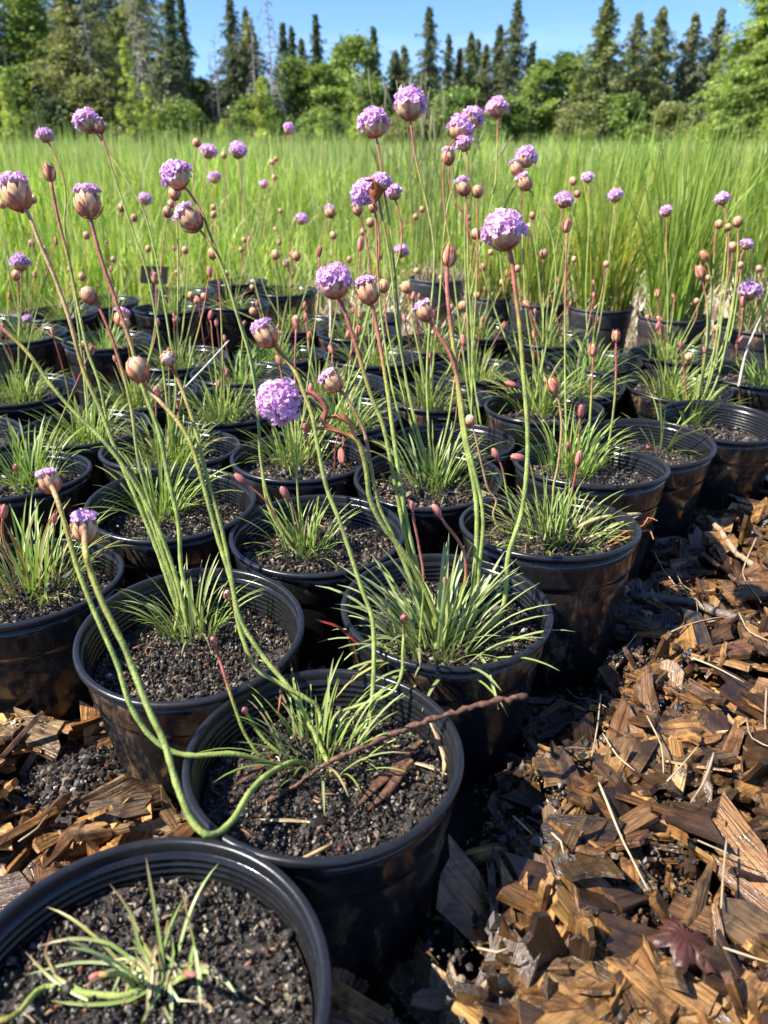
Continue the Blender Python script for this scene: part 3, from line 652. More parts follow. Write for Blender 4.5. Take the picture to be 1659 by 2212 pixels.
def flower(key, kind, x, y, d, path, red=.3, top='r', thick=.0017, axis=None, lean=.03, big=None, base_off=None, rng=RNG, sc=1.0):
    """a stalk with its head: path is a list of picture points from head to base, optionally with depths"""
    global n_heads
    p = pots[key]; b = p['base']; bd = depth_of(b); root = p['plant']
    hd = bd - lean
    pts = [(x, y)] + list(path)
    # depth along the stalk: given values, else a blend by height in the picture
    P = []
    by = to_px(b)[1]
    for q in pts:
        dep = q[2] if len(q) > 2 else bd + (hd - bd) * np.clip((by - q[1]) / (by - y + 1e-6), 0, 1)
        P.append(at(q[0], q[1], dep))
    off = base_off if base_off is not None else (rng.normal(0, .008), rng.normal(0, .006))
    if not path or to_px(P[-1])[1] < by - 6: P.append(b + np.array((off[0], off[1], -.004)))
    else: P.append(P[-1] + (b + np.array((off[0], off[1], -.006)) - P[-1]) * np.array((.3, .3, 1)))
    P = P[::-1]                                             # base first
    hp = P[-1]; hd_ = depth_of(hp)
    r = d * .5 * hd_ / F * sc * (.92 if kind == 'F' else .95)
    near = p['lod'] == 2
    path3 = catmull(P, .0026 if near else .0055 if p['lod'] else .012); thick = thick * (.68 if key == 'p2' else .72)
    # stop the stalk at the underside of the head
    T = path3[-1] - path3[max(-5, -len(path3))]; T /= np.linalg.norm(T)
    ax = Vector(T) if axis is None else Vector(RT * axis[0] + UP * axis[1] - FW * axis[2]).normalized()
    L3 = np.linalg.norm(np.diff(path3, axis=0), axis=1)
    end = hp - np.array(ax) * r * {'F': .6, 'H': .85, 'B': .85, 'R': 1.0, 'S': 1.0}[kind]
    path3 = [q for q in path3[:-1] if np.linalg.norm(q - hp) > r * 1.05] + [end]
    path3 = np.array(path3) - b
    n = len(path3); t = np.linspace(0, 1, n)
    rad = thick * (1.12 - .2 * t) * (1 + .05 * np.sin(np.arange(n) * 1.7 + rng.random() * 6) + .018 * rng.normal(size=n))
    V, Fq, tv = tube(path3, rad, 10 if near else 7 if p['lod'] else 5, .05 if near else .03 if p['lod'] else 0, rng)
    me = mesh_np('flower_stalk', V, Fq, M_STALK, stalk_col(tv, red, top))
    obj('flower_stalk', me, root)
    M = Matrix.Translation(Vector(hp - b)) @ Vector((0, 0, 1)).rotation_difference(ax).to_matrix().to_4x4() @ Matrix.Rotation(rng.random() * 6.28, 4, 'Z') @ Matrix.Scale(r, 4)
    nm = {'F': 'flower_head', 'H': 'flower_head', 'B': 'flower_bud', 'R': 'flower_bud', 'S': 'flower_bud'}[kind]
    big = d >= 44 if big is None else big
    if big:
        h = obj(nm, CORE_ME[kind], root, mtx=M)
        for me_, n_, ph in BRACT_ME[kind]:
            for j in range(n_):
                obj('bract', me_, h, mtx=Matrix.Rotation(2 * math.pi * j / n_ + ph + rng.normal(0, .07), 4, 'Z') @ Matrix.Diagonal((1, 1, rng.uniform(.93, 1.06), 1)))
        for dd, of, s_ in floret_dirs(kind, rng):
            obj('floret', FLO_ME[rng.integers(4)], h, mtx=mat4(dd, of, s_, rng.random() * 6))
    else:
        cup, fl = SMALL[kind][rng.integers(3)]
        h = obj(nm, cup, root, mtx=M)
        if fl is not None: f = obj('florets', fl, h); f['kind'] = 'stuff'
    n_heads += 1
    return h

# --- stalks read from the photograph
FL = [
 # big tuft p4
 ('p4', 'F', 1090, 505, 88, [(1103, 548), (1112, 620), (1122, 700), (1130, 800), (1140, 960), (1128, 1100), (1098, 1200), (1078, 1330)], dict(red=.17, thick=.0023, axis=(-.12, 1, .12))),
 ('p4', 'S', 970, 552, 44, [(965, 600), (972, 690), (985, 790), (1000, 930), (1028, 1080), (1026, 1220), (1005, 1340)], dict(red=.2, thick=.0023)),
 ('p4', 'F', 722, 614, 78, [(738, 655), (765, 735), (800, 850), (830, 930), (860, 1080), (890, 1220), (930, 1330)], dict(red=.2, thick=.0021, axis=(-.15, 1, .1))),
 ('p4', 'H', 794, 628, 56, [(805, 665), (820, 740), (838, 850), (850, 940), (872, 1090), (905, 1240), (945, 1350)], dict(red=.2, thick=.0021)),
 ('p4', 'H', 917, 673, 42, [(935, 705), (972, 765), (992, 840), (1008, 950), (1042, 1100), (1036, 1220), (1020, 1340)], dict(red=.22, thick=.0019, axis=(-.5, 1, .1))),
 ('p4', 'F', 605, 866, 94, [(655, 846), (685, 856), (704, 885), (700, 913), (735, 935), (772, 952), (790, 1010), (800, 1080), (830, 1140), (872, 1195), (925, 1290)], dict(red=.24, thick=.0025, axis=(-.35, -.25, .8), lean=.05)),
 ('p4', 'H', 717, 824, 50, [(742, 850), (775, 905), (790, 945), (802, 1010), (818, 1090), (850, 1160), (900, 1280)], dict(red=.3, top='t', thick=.0018, axis=(-.7, .8, .2))),
 ('p4', 'R', 943, 1102, 30, [(962, 1132), (988, 1165), (1005, 1205), (1000, 1280)], dict(red=.5, thick=.0016)),
 ('p4', 'R', 962, 1257, 24, [(966, 1290), (968, 1340)], dict(red=.1, thick=.0014)),
 ('p4', 'R', 890, 1092, 20, [(895, 1130), (905, 1180), (915, 1260)], dict(red=.5, thick=.0013)),
 # p11 and behind
 ('p11', 'F', 885, 230, 72, [(887, 266), (899, 347), (920, 433), (935, 511), (938, 580), (928, 700), (922, 820), (926, 930)], dict(red=.16, axis=(.06, 1, .1))),
 ('p11', 'F', 808, 270, 66, [(814, 300), (821, 342), (831, 420), (844, 498), (852, 576), (862, 690), (878, 830), (903, 939), (920, 1000)], dict(red=.2, axis=(-.15, 1, .08))),
 ('p17', 'F', 993, 281, 54, [(974, 310), (960, 345), (957, 394), (961, 459), (972, 524), (985, 640), (1000, 760), (1020, 900)], dict(red=.3, axis=(.35, 1, .05))),
 ('p28', 'F', 1021, 257, 46, [(1000, 305), (988, 370), (968, 440), (958, 520), (950, 640), (938, 760)], dict(red=.05)),
 ('p28', 'F', 1074, 236, 43, [(1075, 262), (1073, 342), (1070, 394), (1060, 446), (1042, 511), (1020, 620), (985, 760)], dict(red=.12)),
 ('p17', 'F', 1004, 312, 36, [(1011, 340), (1008, 400), (1004, 520), (1010, 700)], dict(red=.1)),
 ('p18', 'H', 969, 338, 34, [(970, 362), (970, 390), (985, 435), (1012, 490), (1035, 560), (1080, 700)], dict(red=.3)),
 ('p18', 'F', 1136, 342, 47, [(1120, 383), (1098, 430), (1082, 485), (1085, 600), (1120, 760)], dict(red=.02, axis=(.25, 1, .2))),
 ('p18', 'H', 1116, 362, 33, [(1125, 386), (1128, 459), (1130, 550), (1140, 700)], dict(red=.2, axis=(-.3, 1, .1))),
 ('p18', 'H', 1133, 394, 35, [(1148, 415), (1175, 465), (1196, 530), (1200, 620), (1185, 720)], dict(red=.05, axis=(-.5, 1, .1))),
 ('p17', 'H', 1001, 404, 36, [(1008, 428), (1010, 500), (1012, 600), (1020, 760)], dict(red=.2)),
 ('p17', 'B', 1032, 413, 28, [(1031, 432), (1031, 560), (1025, 700), (1022, 800)], dict(red=.35)),
 ('p11', 'F', 790, 417, 60, [(808, 442), (814, 524), (816, 590), (826, 700), (850, 850), (890, 980)], dict(red=.3, axis=(-.5, .2, .8))),
 ('p11', 'F', 822, 397, 44, [(819, 433), (834, 511), (846, 590), (860, 720), (895, 900)], dict(red=.14)),
 ('p10', 'F', 852, 418, 34, [(856, 440), (868, 500), (860, 560), (820, 700), (760, 830)], dict(red=.2)),
 ('p27', 'H', 772, 452, 26, [(780, 480), (792, 520), (800, 600), (800, 760)], dict(red=.3)),
 ('p10', 'B', 806, 447, 24, [(815, 480), (818, 560), (790, 700), (740, 860)], dict(red=.3)),
 # left: p3
 ('p3', 'H', 36, 418, 72, [(62, 465), (90, 535), (120, 605), (150, 690), (180, 800), (215, 880), (255, 985), (300, 1090), (340, 1190), (378, 1300)], dict(red=.36, top='t', thick=.0022, axis=(-.35, 1, .1))),
 ('p3', 'S', 106, 372, 36, [(112, 402), (125, 470), (150, 570), (172, 680), (190, 760), (215, 830), (240, 945), (280, 1012), (320, 1110), (360, 1230), (392, 1330)], dict(red=.16, thick=.0017)),
 ('p3', 'H', 190, 437, 66, [(200, 492), (222, 570), (250, 650), (280, 735), (310, 840), (342, 930), (362, 1025), (385, 1130), (396, 1250)], dict(red=.3, thick=.0022, axis=(-.1, 1, .1))),
 ('p3', 'B', 191, 637, 40, [(214, 665), (241, 728), (256, 775), (271, 825), (285, 890), (300, 1000), (325, 1090), (352, 1190), (385, 1300)], dict(red=.2, thick=.0018, axis=(-.5, 1, .1))),
 ('p3', 'S', 492, 1284, 26, [(500, 1308), (512, 1345), (500, 1400)], dict(red=.3, thick=.0013)),
 ('p6', 'F', 382, 382, 66, [(406, 412), (436, 460), (455, 510), (480, 575), (505, 655), (528, 720), (553, 822), (560, 937), (576, 1082), (620, 1170)], dict(red=.16, axis=(-.55, .9, .15))),
 ('p6', 'H', 409, 472, 58, [(436, 502), (468, 552), (490, 605), (515, 690), (540, 775), (556, 880), (564, 1000), (590, 1100)], dict(red=.06, axis=(-.75, .75, .2))),
 ('p20', 'F', 188, 265, 52, [(212, 292), (242, 338), (277, 395), (310, 455), (330, 525), (345, 600), (365, 720), (380, 850)], dict(red=.1, axis=(-.6, .8, .1))),
 ('p20', 'H', 214, 272, 30, [(225, 310), (250, 390), (280, 480), (320, 600), (350, 780)], dict(red=.1)),
 ('p19', 'F', 98, 295, 31, [(107, 312), (125, 350), (139, 395), (142, 440), (140, 500), (160, 640), (180, 800)], dict(red=.15, axis=(-.2, 1, .1))),
 ('p2', 'B', 297, 796, 56, [(314, 832, .485), (350, 872, .485), (385, 912, .485), (415, 965, .485), (440, 1050, .487), (470, 1160, .49), (498, 1250, .49), (520, 1340, .49), (570, 1420, .49), (640, 1510, .485)], dict(red=.22, top='t', thick=.0021, axis=(-.25, 1, .15))),
 ('p2', 'B', 364, 775, 42, [(377, 803, .49), (400, 860, .49), (420, 920, .49), (437, 990, .49), (455, 1060, .49), (478, 1140, .49), (500, 1248, .49), (515, 1348, .49), (550, 1438, .488), (600, 1474, .484), (660, 1508, .482), (690, 1540, .485)], dict(red=.18, thick=.0019)),
 ('p2', 'H', 574, 722, 58, [(602, 757, .49), (636, 800, .49), (655, 845, .49), (674, 898, .49), (686, 962, .49), (705, 1052, .49), (735, 1130, .49), (780, 1268, .49), (806, 1353, .49), (804, 1508, .488), (787, 1600, .488)], dict(red=.18, thick=.0020, axis=(-.55, .85, .15))),
 ('p2', 'H', 106, 1040, 52, [(122, 1075, .43), (140, 1130, .43), (165, 1220, .43), (195, 1300, .43), (225, 1370, .43), (255, 1440, .43), (280, 1520, .43), (318, 1582, .432), (365, 1620, .434), (420, 1632, .437), (500, 1628, .445), (560, 1642, .455), (620, 1662, .47)], dict(red=.12, top='t', thick=.0021, axis=(-.3, 1, .1))),
 ('p2', 'H', 183, 1140, 66, [(184, 1185, .40), (196, 1235, .40), (225, 1310, .40), (265, 1390, .40), (287, 1445, .40), (320, 1530, .395), (355, 1605, .392), (380, 1690, .386), (410, 1765, .382), (440, 1800, .380), (470, 1800, .385), (505, 1768, .395), (540, 1712, .42), (580, 1672, .44), (640, 1645, .465)], dict(red=.16, top='t', thick=.0024, axis=(0, 1, .25))),
 ('p2', 'R', 461, 1384, 34, [(470, 1412, .47), (486, 1462, .47), (508, 1530, .472), (532, 1590, .475), (570, 1640, .478)], dict(red=.45, thick=.0015)),
 ('p2', 'R', 529, 1534, 26, [(545, 1562, .475), (575, 1602, .478), (620, 1640, .48)], dict(red=.05, thick=.0015)),
 ('p2', 'R', 873, 1335, 32, [(873, 1362, .49), (870, 1405, .49), (868, 1455, .49), (850, 1492, .488), (818, 1510, .487), (770, 1526, .487), (722, 1550, .488)], dict(red=.2, thick=.0015)),
 ('p6', 'R', 615, 1064, 30, [(630, 1090), (645, 1130), (650, 1180)], dict(red=.6, thick=.0013)),
 ('p6', 'R', 519, 1034, 30, [(545, 1055), (580, 1090), (618, 1160)], dict(red=.5, thick=.0013)),
 ('p10', 'R', 660, 925, 24, [(664, 950), (668, 990)], dict(red=.8, thick=.0013)),
 ('p10', 'R', 738, 985, 30, [(742, 960), (738, 930), (725, 960), (722, 1030)], dict(red=.9, thick=.0014, axis=(.1, -1, .1))),
 # p8, p12, p13
 ('p8', 'S', 1195, 833, 36, [(1206, 862), (1213, 920), (1206, 1000), (1196, 1050), (1190, 1110)], dict(red=.55, top='t', thick=.0015)),
 ('p8', 'B', 1016, 907, 26, [(1025, 935), (1040, 1000), (1054, 1055), (1072, 1082), (1066, 1115), (1095, 1150)], dict(red=.6, top='t', thick=.0014)),
 ('p8', 'R', 1250, 990, 32, [(1245, 1015), (1236, 1060), (1222, 1110)], dict(red=.35, thick=.0014)),
 ('p8', 'R', 1070, 980, 26, [(1085, 1012), (1098, 1075), (1120, 1130)], dict(red=.2, thick=.0013)),
 ('p8', 'R', 1118, 988, 30, [(1140, 995), (1152, 1030), (1165, 1110)], dict(red=.2, thick=.0013, axis=(-1, .1, .2))),
 ('p12', 'R', 1255, 888, 28, [(1252, 925), (1245, 980)], dict(red=.5, thick=.0014)),
 ('p12', 'S', 1281, 756, 26, [(1280, 800), (1276, 880), (1268, 970)], dict(red=.35, thick=.0017)),
 ('p12', 'S', 1330, 726, 24, [(1331, 780), (1326, 880), (1306, 985)], dict(red=.3, thick=.0017)),
 ('p12', 'R', 1228, 965, 24, [(1228, 990)], dict(red=.2, thick=.0013)),
 ('p13', 'R', 1401, 968, 16, [], dict(red=.6, thick=.0011)),
 ('p18', 'R', 1104, 830, 26, [(1120, 845), (1135, 870)], dict(red=.5, thick=.0013, axis=(-1, .3, .1))),
 # right clusters p14/p15/p16
 ('p14', 'F', 1561, 432, 28, [(1566, 455), (1570, 510), (1562, 600), (1548, 720), (1525, 840)], dict(red=.1)),
 ('p14', 'B', 1594, 478, 24, [(1594, 505), (1592, 570), (1580, 680), (1545, 830)], dict(red=.12)),
 ('p14', 'B', 1553, 484, 20, [(1545, 510), (1540, 600), (1530, 740), (1510, 850)], dict(red=.2)),
 ('p14', 'B', 1574, 490, 16, [(1574, 520), (1568, 620), (1540, 800)], dict(red=.2)),
 ('p14', 'S', 1512, 588, 30, [(1520, 620), (1528, 670), (1524, 760), (1505, 860)], dict(red=.16)),
 ('p14', 'S', 1521, 552, 24, [(1533, 590), (1535, 660), (1515, 820)], dict(red=.1, axis=(-.6, .7, .1))),
 ('p15', 'B', 1582, 532, 22, [(1580, 570), (1562, 660), (1530, 790)], dict(red=.2, axis=(-.7, .5, .1))),
 ('p15', 'F', 1612, 530, 24, [(1600, 560), (1585, 640), (1545, 780)], dict(red=.2)),
 ('p15', 'B', 1600, 572, 15, [(1596, 620), (1560, 770)], dict(red=.1)),
 ('p16', 'F', 1619, 632, 42, [(1610, 662), (1602, 720), (1590, 780)], dict(red=.05)),
 ('p16', 'R', 1604, 652, 22, [(1602, 700), (1592, 780)], dict(red=.5)),
 ('p15', 'B', 1551, 708, 18, [(1548, 750), (1540, 800)], dict(red=.2)),
 ('p16', 'R', 1598, 734, 18, [(1590, 770)], dict(red=.3, axis=(.6, .7, .1))),
 ('p14', 'R', 1470, 745, 16, [(1476, 790), (1482, 850)], dict(red=.6)),
 ('p5', 'R', 8, 1105, 32, [(5, 1150), (20, 1200), (50, 1240)], dict(red=.9, thick=.0017)),
 ('p5', 'R', 118, 1120, 22, [(115, 1160), (105, 1220)], dict(red=.1, thick=.0013)),
 ('p9', 'R', 34, 1010, 22, [(32, 1035)], dict(red=.1, thick=.0013)),
 ('p3', 'B', -40, 668, 40, [(0, 705), (60, 762), (115, 838), (170, 900), (230, 960), (285, 1035), (335, 1125), (375, 1230), (400, 1330)], dict(red=.12, thick=.0021)),
 ('p1', 'R', -22, 2205, 30, [(10, 2203), (42, 2186), (80, 2142), (115, 2131), (190, 2146), (270, 2150), (320, 2130)], dict(red=.05, thick=.0019)),
 ('p1', 'R', 205, 2108, 24, [(235, 2104), (275, 2112)], dict(red=.1, thick=.0016, axis=(-.9, -.3, .2))),
 ('p1', 'R', 412, 2104, 24, [(395, 2112), (370, 2120)], dict(red=.2, thick=.0016, axis=(.9, -.1, .2))),
]
for key, kind, x, y, d, path, kw in FL: flower(key, kind, x, y, d, path, **kw)
# smaller heads over the middle and far rows: kind, x, y, diameter in the picture
SMALLH = [('B', 263, 448, 18), ('B', 290, 470, 17), ('F', 314, 432, 26), ('B', 425, 308, 20), ('F', 450, 330, 31), ('F', 514, 328, 35), ('F', 464, 386, 25), ('B', 593, 383, 13),
 ('F', 570, 400, 18), ('F', 624, 280, 24), ('B', 362, 457, 25), ('B', 370, 440, 18), ('B', 377, 418, 30), ('B', 462, 463, 16), ('B', 461, 448, 14), ('B', 606, 455, 11), ('F', 651, 475, 25),
 ('H', 713, 458, 27), ('B', 595, 495, 11), ('B', 528, 518, 13), ('R', 539, 516, 12), ('B', 720, 508, 17), ('R', 690, 543, 22), ('R', 779, 527, 28), ('B', 595, 550, 22), ('B', 640, 553, 22),
 ('H', 617, 570, 15), ('R', 453, 587, 22), ('B', 460, 547, 26), ('B', 400, 540, 17), ('B', 320, 537, 15), ('S', 336, 600, 24), ('B', 187, 508, 17), ('R', 121, 520, 16), ('B', 68, 525, 16),
 ('F', 44, 570, 38), ('B', 36, 594, 24), ('B', 177, 597, 18), ('B', 72, 430, 19), ('B', 6, 440, 20), ('B', 484, 335, 15), ('B', 596, 344, 11), ('B', 588, 350, 13), ('F', 1218, 435, 35),
 ('F', 1270, 385, 24), ('B', 1238, 391, 19), ('B', 1247, 418, 17), ('F', 1330, 425, 29), ('F', 1440, 458, 24), ('S', 1225, 487, 28), ('B', 1150, 465, 16), ('B', 1174, 547, 22), ('B', 1310, 570, 15),
 ('R', 1283, 635, 16), ('B', 829, 617, 30), ('B', 878, 620, 28), ('F', 866, 545, 30), ('B', 1043, 577, 18), ('B', 1012, 470, 13), ('B', 898, 468, 14), ('B', 912, 452, 14), ('B', 1028, 505, 26),
 ('B', 1000, 660, 22), ('R', 1000, 735, 24), ('H', 263, 686, 36), ('B', 413, 638, 18), ('B', 425, 650, 14), ('B', 441, 640, 17), ('R', 455, 680, 20), ('R', 341, 695, 16), ('R', 526, 700, 16),
 ('R', 640, 700, 24), ('R', 660, 685, 18), ('R', 668, 725, 18), ('R', 715, 755, 20), ('B', 640, 690, 20), ('R', 602, 778, 22), ('R', 490, 805, 16), ('R', 472, 830, 18), ('B', 180, 745, 20),
 ('R', 1205, 605, 14), ('R', 1290, 690, 16), ('B', 1240, 560, 14), ('R', 1400, 685, 12), ('R', 1420, 705, 14), ('R', 930, 770, 14), ('B', 953, 600, 14), ('B', 1085, 610, 15), ('R', 1095, 590, 14),
 ('B', 900, 585, 14), ('R', 905, 640, 12), ('B', 545, 620, 12), ('R', 555, 655, 14), ('B', 700, 620, 12), ('F', 60, 690, 18), ('R', 20, 640, 14), ('B', 245, 560, 14), ('B', 1060, 545, 14),
 ('R', 1455, 640, 12), ('B', 1505, 650, 14), ('R', 1560, 640, 14), ('B', 1640, 580, 16), ('B', 1530, 600, 14), ('B', 800, 480, 20), ('B', 785, 500, 16), ('B', 755, 560, 14), ('R', 735, 600, 16)]
REAL = {'F': .030, 'H': .025, 'B': .0165, 'R': .0115, 'S': .0165}
rs = np.random.default_rng(77)
for kind, x, y, d in SMALLH:
    want = REAL[kind] * F / d; best = None
    for k, p in pots.items():
        bx, by, bd = to_px(p['base'])
        if by < y + 60: continue
        cost = abs(bx - x) / 160 + abs(bd - want) / .28 + max(0, (by - y) - 560) / 150
        if best is None or cost < best[0]: best = (cost, k, bx, by)
    if best is None: continue
    _, k, bx, by = best
    s = rs.normal(0, 10)
    path = [(x + (bx - x) * .18 + s * .6 + rs.normal(0, 3), y + (by - y) * .22), (x + (bx - x) * .5 + s, y + (by - y) * .55), (x + (bx - x) * .82 + s * .5, y + (by - y) * .84)]
    flower(k, kind, x, y, d, path, red=rs.uniform(.06, .4), thick=.0014, lean=rs.uniform(-.01, .02), axis=(rs.normal(0, .25), 1, rs.normal(.1, .15)), rng=rs)
# further buds of each far plant, freely placed
for i, (k, p) in enumerate(pots.items()):
    if p['lod'] == 2 or k in ('p17',): continue
    bx, by, bd = to_px(p['base'])
    for q in range(int(rs.integers(1, 4))):
        kind = rs.choice(['B', 'R', 'R', 'R', 'S']); hgt = rs.uniform(.06, .17); ang = rs.normal(0, .22)
        top = p['base'] + np.array((hgt * math.sin(ang), rs.normal(0, .03), hgt * math.cos(ang)))
        x, y, dd = to_px(top); d = REAL[kind] * F / dd * rs.uniform(.65, .95)
        flower(k, kind, x, y, d, [(x + (bx - x) * .5 + rs.normal(0, 8), y + (by - y) * .5, (dd + bd) / 2)], red=rs.uniform(.1, .5), thick=.0013, lean=bd - dd, rng=rs, axis=(rs.normal(0, .3), 1, .1), big=False)

NUM = ['no', 'one', 'two', 'three', 'four', 'five', 'six', 'seven', 'eight', 'nine', 'ten', 'eleven', 'twelve']
for k, p in pots.items():
    if k in TU: continue
    nf = sum(1 for c in p['plant'].children if c.name.startswith('flower_head')); nb_ = sum(1 for c in p['plant'].children if c.name.startswith('flower_bud'))
    w1 = (NUM[min(nf, 12)] + ' pink flower head' + ('s' if nf != 1 else '') + ' and ' if nf else '') + NUM[min(nb_, 12)] + ' bud' + ('s' if nb_ != 1 else '')
    w2 = {2: 'near', 1: 'middle', 0: 'far'}[p['lod']]
    p['plant']['label'] = 'grassy thrift in the %s rows bearing %s' % (w2, w1)
    if k not in POT_LABEL: p['root']['label'] = 'black pot in the %s rows, its thrift bearing %s' % (w2, w1)
# ------------------------------------------------------------------ sedges and grasses in old grey pots
def blades(n, P, H, W, lean, az, col, seg=4, droop=.5, rng=RNG):
    """n grass blades as quads: roots P, heights H, widths W, lean angle, azimuth"""
    t = np.linspace(0, 1, seg + 1)[None, :]
    ang = lean[:, None] * (.25 + .75 * t) + droop * lean[:, None] * t ** 2.5
    ds = (H / seg)[:, None]
    hx = np.concatenate([np.zeros((n, 1)), np.cumsum(np.sin(ang[:, :-1]) * ds, 1)], 1)
    hz = np.concatenate([np.zeros((n, 1)), np.cumsum(np.cos(ang[:, :-1]) * ds, 1)], 1)
    d = np.stack([np.cos(az), np.sin(az)], 1)
    C = np.stack([P[:, 0, None] + hx * d[:, 0, None], P[:, 1, None] + hx * d[:, 1, None], P[:, 2, None] + hz], -1)
    fa = az + math.pi / 2 + rng.normal(0, .7, n)
    s = np.stack([np.cos(fa), np.sin(fa), np.zeros(n)], 1)
    wv = W[:, None] * np.clip(1 - t ** 2.2, .04, 1) * .5
    V = np.stack([C - s[:, None, :] * wv[..., None], C + s[:, None, :] * wv[..., None]], 2)   # n,seg+1,2,3
    base = (np.arange(n) * (seg + 1) * 2)[:, None, None]
    k = (np.arange(seg) * 2)[None, :, None]
    Q = (base + k + np.array((0, 1, 3, 2))[None, None, :]).reshape(-1, 4)
    cc = np.repeat(col[:, None, :], (seg + 1) * 2, 1)
    return V.reshape(-1, 3), Q, cc.reshape(-1, 3)
def pick(pal, n, rng, var=.18, tint=(1, 1, 1)):
    pal = np.array(pal) * tint; return pal[rng.integers(len(pal), size=n)] * (1 + var * rng.normal(size=(n, 1))).clip(.5, 1.6)
rg = np.random.default_rng(8)
SEDGE_LABEL = {'g1': ('grey nursery pot of dead thatch standing alone on the straw', 'dry broken sedge stubs in the lone grey pot'),
 'g2': ('small black pot half hidden behind the thrift, on the straw', 'short green sedge with pale base behind the thrift'),
 'g3': ('black pot with a faint band, holding the fine yellow green sedge', 'fine leaved sedge with a few yellow arching blades'),
 'g4': ('black pot holding the sedge with the most yellowed blades', 'yellowing sedge with wide arching straw coloured blades'),
 'g5': ('dark grey smooth walled pot holding tall grass by the path', 'tall upright green grass in the smooth grey pot'),
 'g6': ('grey pot with a double moulded band, holding sparse grass', 'sparse grass and dry thatch in the double banded pot')}
for k, (xl, xr, yc) in SEDGE.items():
    rz = .135 if k != 'g6' else .125
    c = on_z((xl + xr) / 2, yc, rz); sc = (xr - xl) * depth_of(c) / F / (2 * POT_R)
    root = empty('plant_pot', (c[0], c[1], -.012)); root.rotation_euler.z = rg.random() * 6
    hs = (rz + .012) / POT_H
    root.scale = (sc, sc, hs)
    tag(root, SEDGE_LABEL[k][0], 'plant pot', 'grey pots of sedge and grass behind the thrift')
    obj('pot_wall', WALLB, root); obj('rim', RIMB, root); obj('soil', SOILS_LOW[0], root, (0, 0, POT_H - .012))
    n = {'g1': 40, 'g2': 170, 'g3': 210, 'g4': 230, 'g5': 170, 'g6': 110}[k]
    pl = empty('potted_grass', (c[0], c[1], rz - .014)); tag(pl, SEDGE_LABEL[k][1], 'grass', 'potted sedges and grasses')
    a = rg.random(n) * 6.283; r = .055 * np.sqrt(rg.random(n)); P = np.stack([r * np.cos(a), r * np.sin(a), np.zeros(n)], 1)
    H = {'g1': .06, 'g2': .16, 'g3': .25, 'g4': .30, 'g5': .36, 'g6': .2}[k] * rg.uniform(.5, 1.1, n)
    pal = {'g1': [(.45, .36, .22), (.38, .3, .17)], 'g5': [(.27, .37, .07), (.31, .41, .09), (.36, .42, .12)], 'g6': [(.2, .28, .07), (.45, .37, .22), (.15, .26, .05)]}.get(k, [(.20, .31, .05), (.17, .29, .05), (.25, .33, .06), (.50, .46, .09), (.50, .42, .2), (.44, .46, .1)])
    Vb, Qb, Cb = blades(n, P, H, rg.uniform(.0018, .0045, n) * (1.5 if k == 'g5' else 1), np.abs(rg.normal(.25 if k == 'g5' else .45, .28, n)), a + rg.normal(0, .6, n), pick(pal, n, rg, .2, (.9, .95, .75)), 6, .9, rg)
    g = obj('grass_blades', mesh_np('grass_blades', Vb, Qb, M_GRASS, Cb), pl); g['kind'] = 'stuff'
    # thatch at the foot
    n2 = 150; a = rg.random(n2) * 6.283; r = .062 * np.sqrt(rg.random(n2)); P = np.stack([r * np.cos(a), r * np.sin(a), np.zeros(n2) + .002], 1)
    Vb, Qb, Cb = blades(n2, P, rg.uniform(.02, .08, n2), rg.uniform(.0012, .003, n2), rg.uniform(.7, 1.5, n2), rg.random(n2) * 6.28, pick([(.5, .41, .26), (.36, .27, .15)], n2, rg), 4, .4, rg)
    g = obj('dry_thatch', mesh_np('dry_thatch', Vb, Qb, M_STRAW, Cb), pl); g['kind'] = 'stuff'

# ------------------------------------------------------------------ black plant tag on a stake
c = on_y(332, 612, 1.93); 
tg = empty('plant_tag', (c[0], c[1], .0)); tg.rotation_euler.z = R(-14)
tag(tg, 'blank black plastic plant tag on a stake behind the far pots', 'plant tag')
def box(x0, x1, y0, y1, z0, z1):
    V = np.array([(x, y, z) for x in (x0, x1) for y in (y0, y1) for z in (z0, z1)])
    return V, [(0, 1, 3, 2), (4, 6, 7, 5), (0, 4, 5, 1), (2, 3, 7, 6), (0, 2, 6, 4), (1, 5, 7, 3)]
zt = on_y(332, 612, 1.93)[2]
V, Fq = box(-.036, .036, -.001, .001, zt - .001, zt + .038); V[:, 1] += (V[:, 2] - zt) * .35
obj('tag_plate', mesh_np('tag_plate', V, Fq, M_TAG, (.012, .012, .014), smooth=False), tg)
V, Fq = box(-.004, .004, -.003, -.0012, -.02, zt + .004)
obj('stake', mesh_np('stake', V, Fq, M_TAG, (.02, .02, .022), smooth=False), tg)

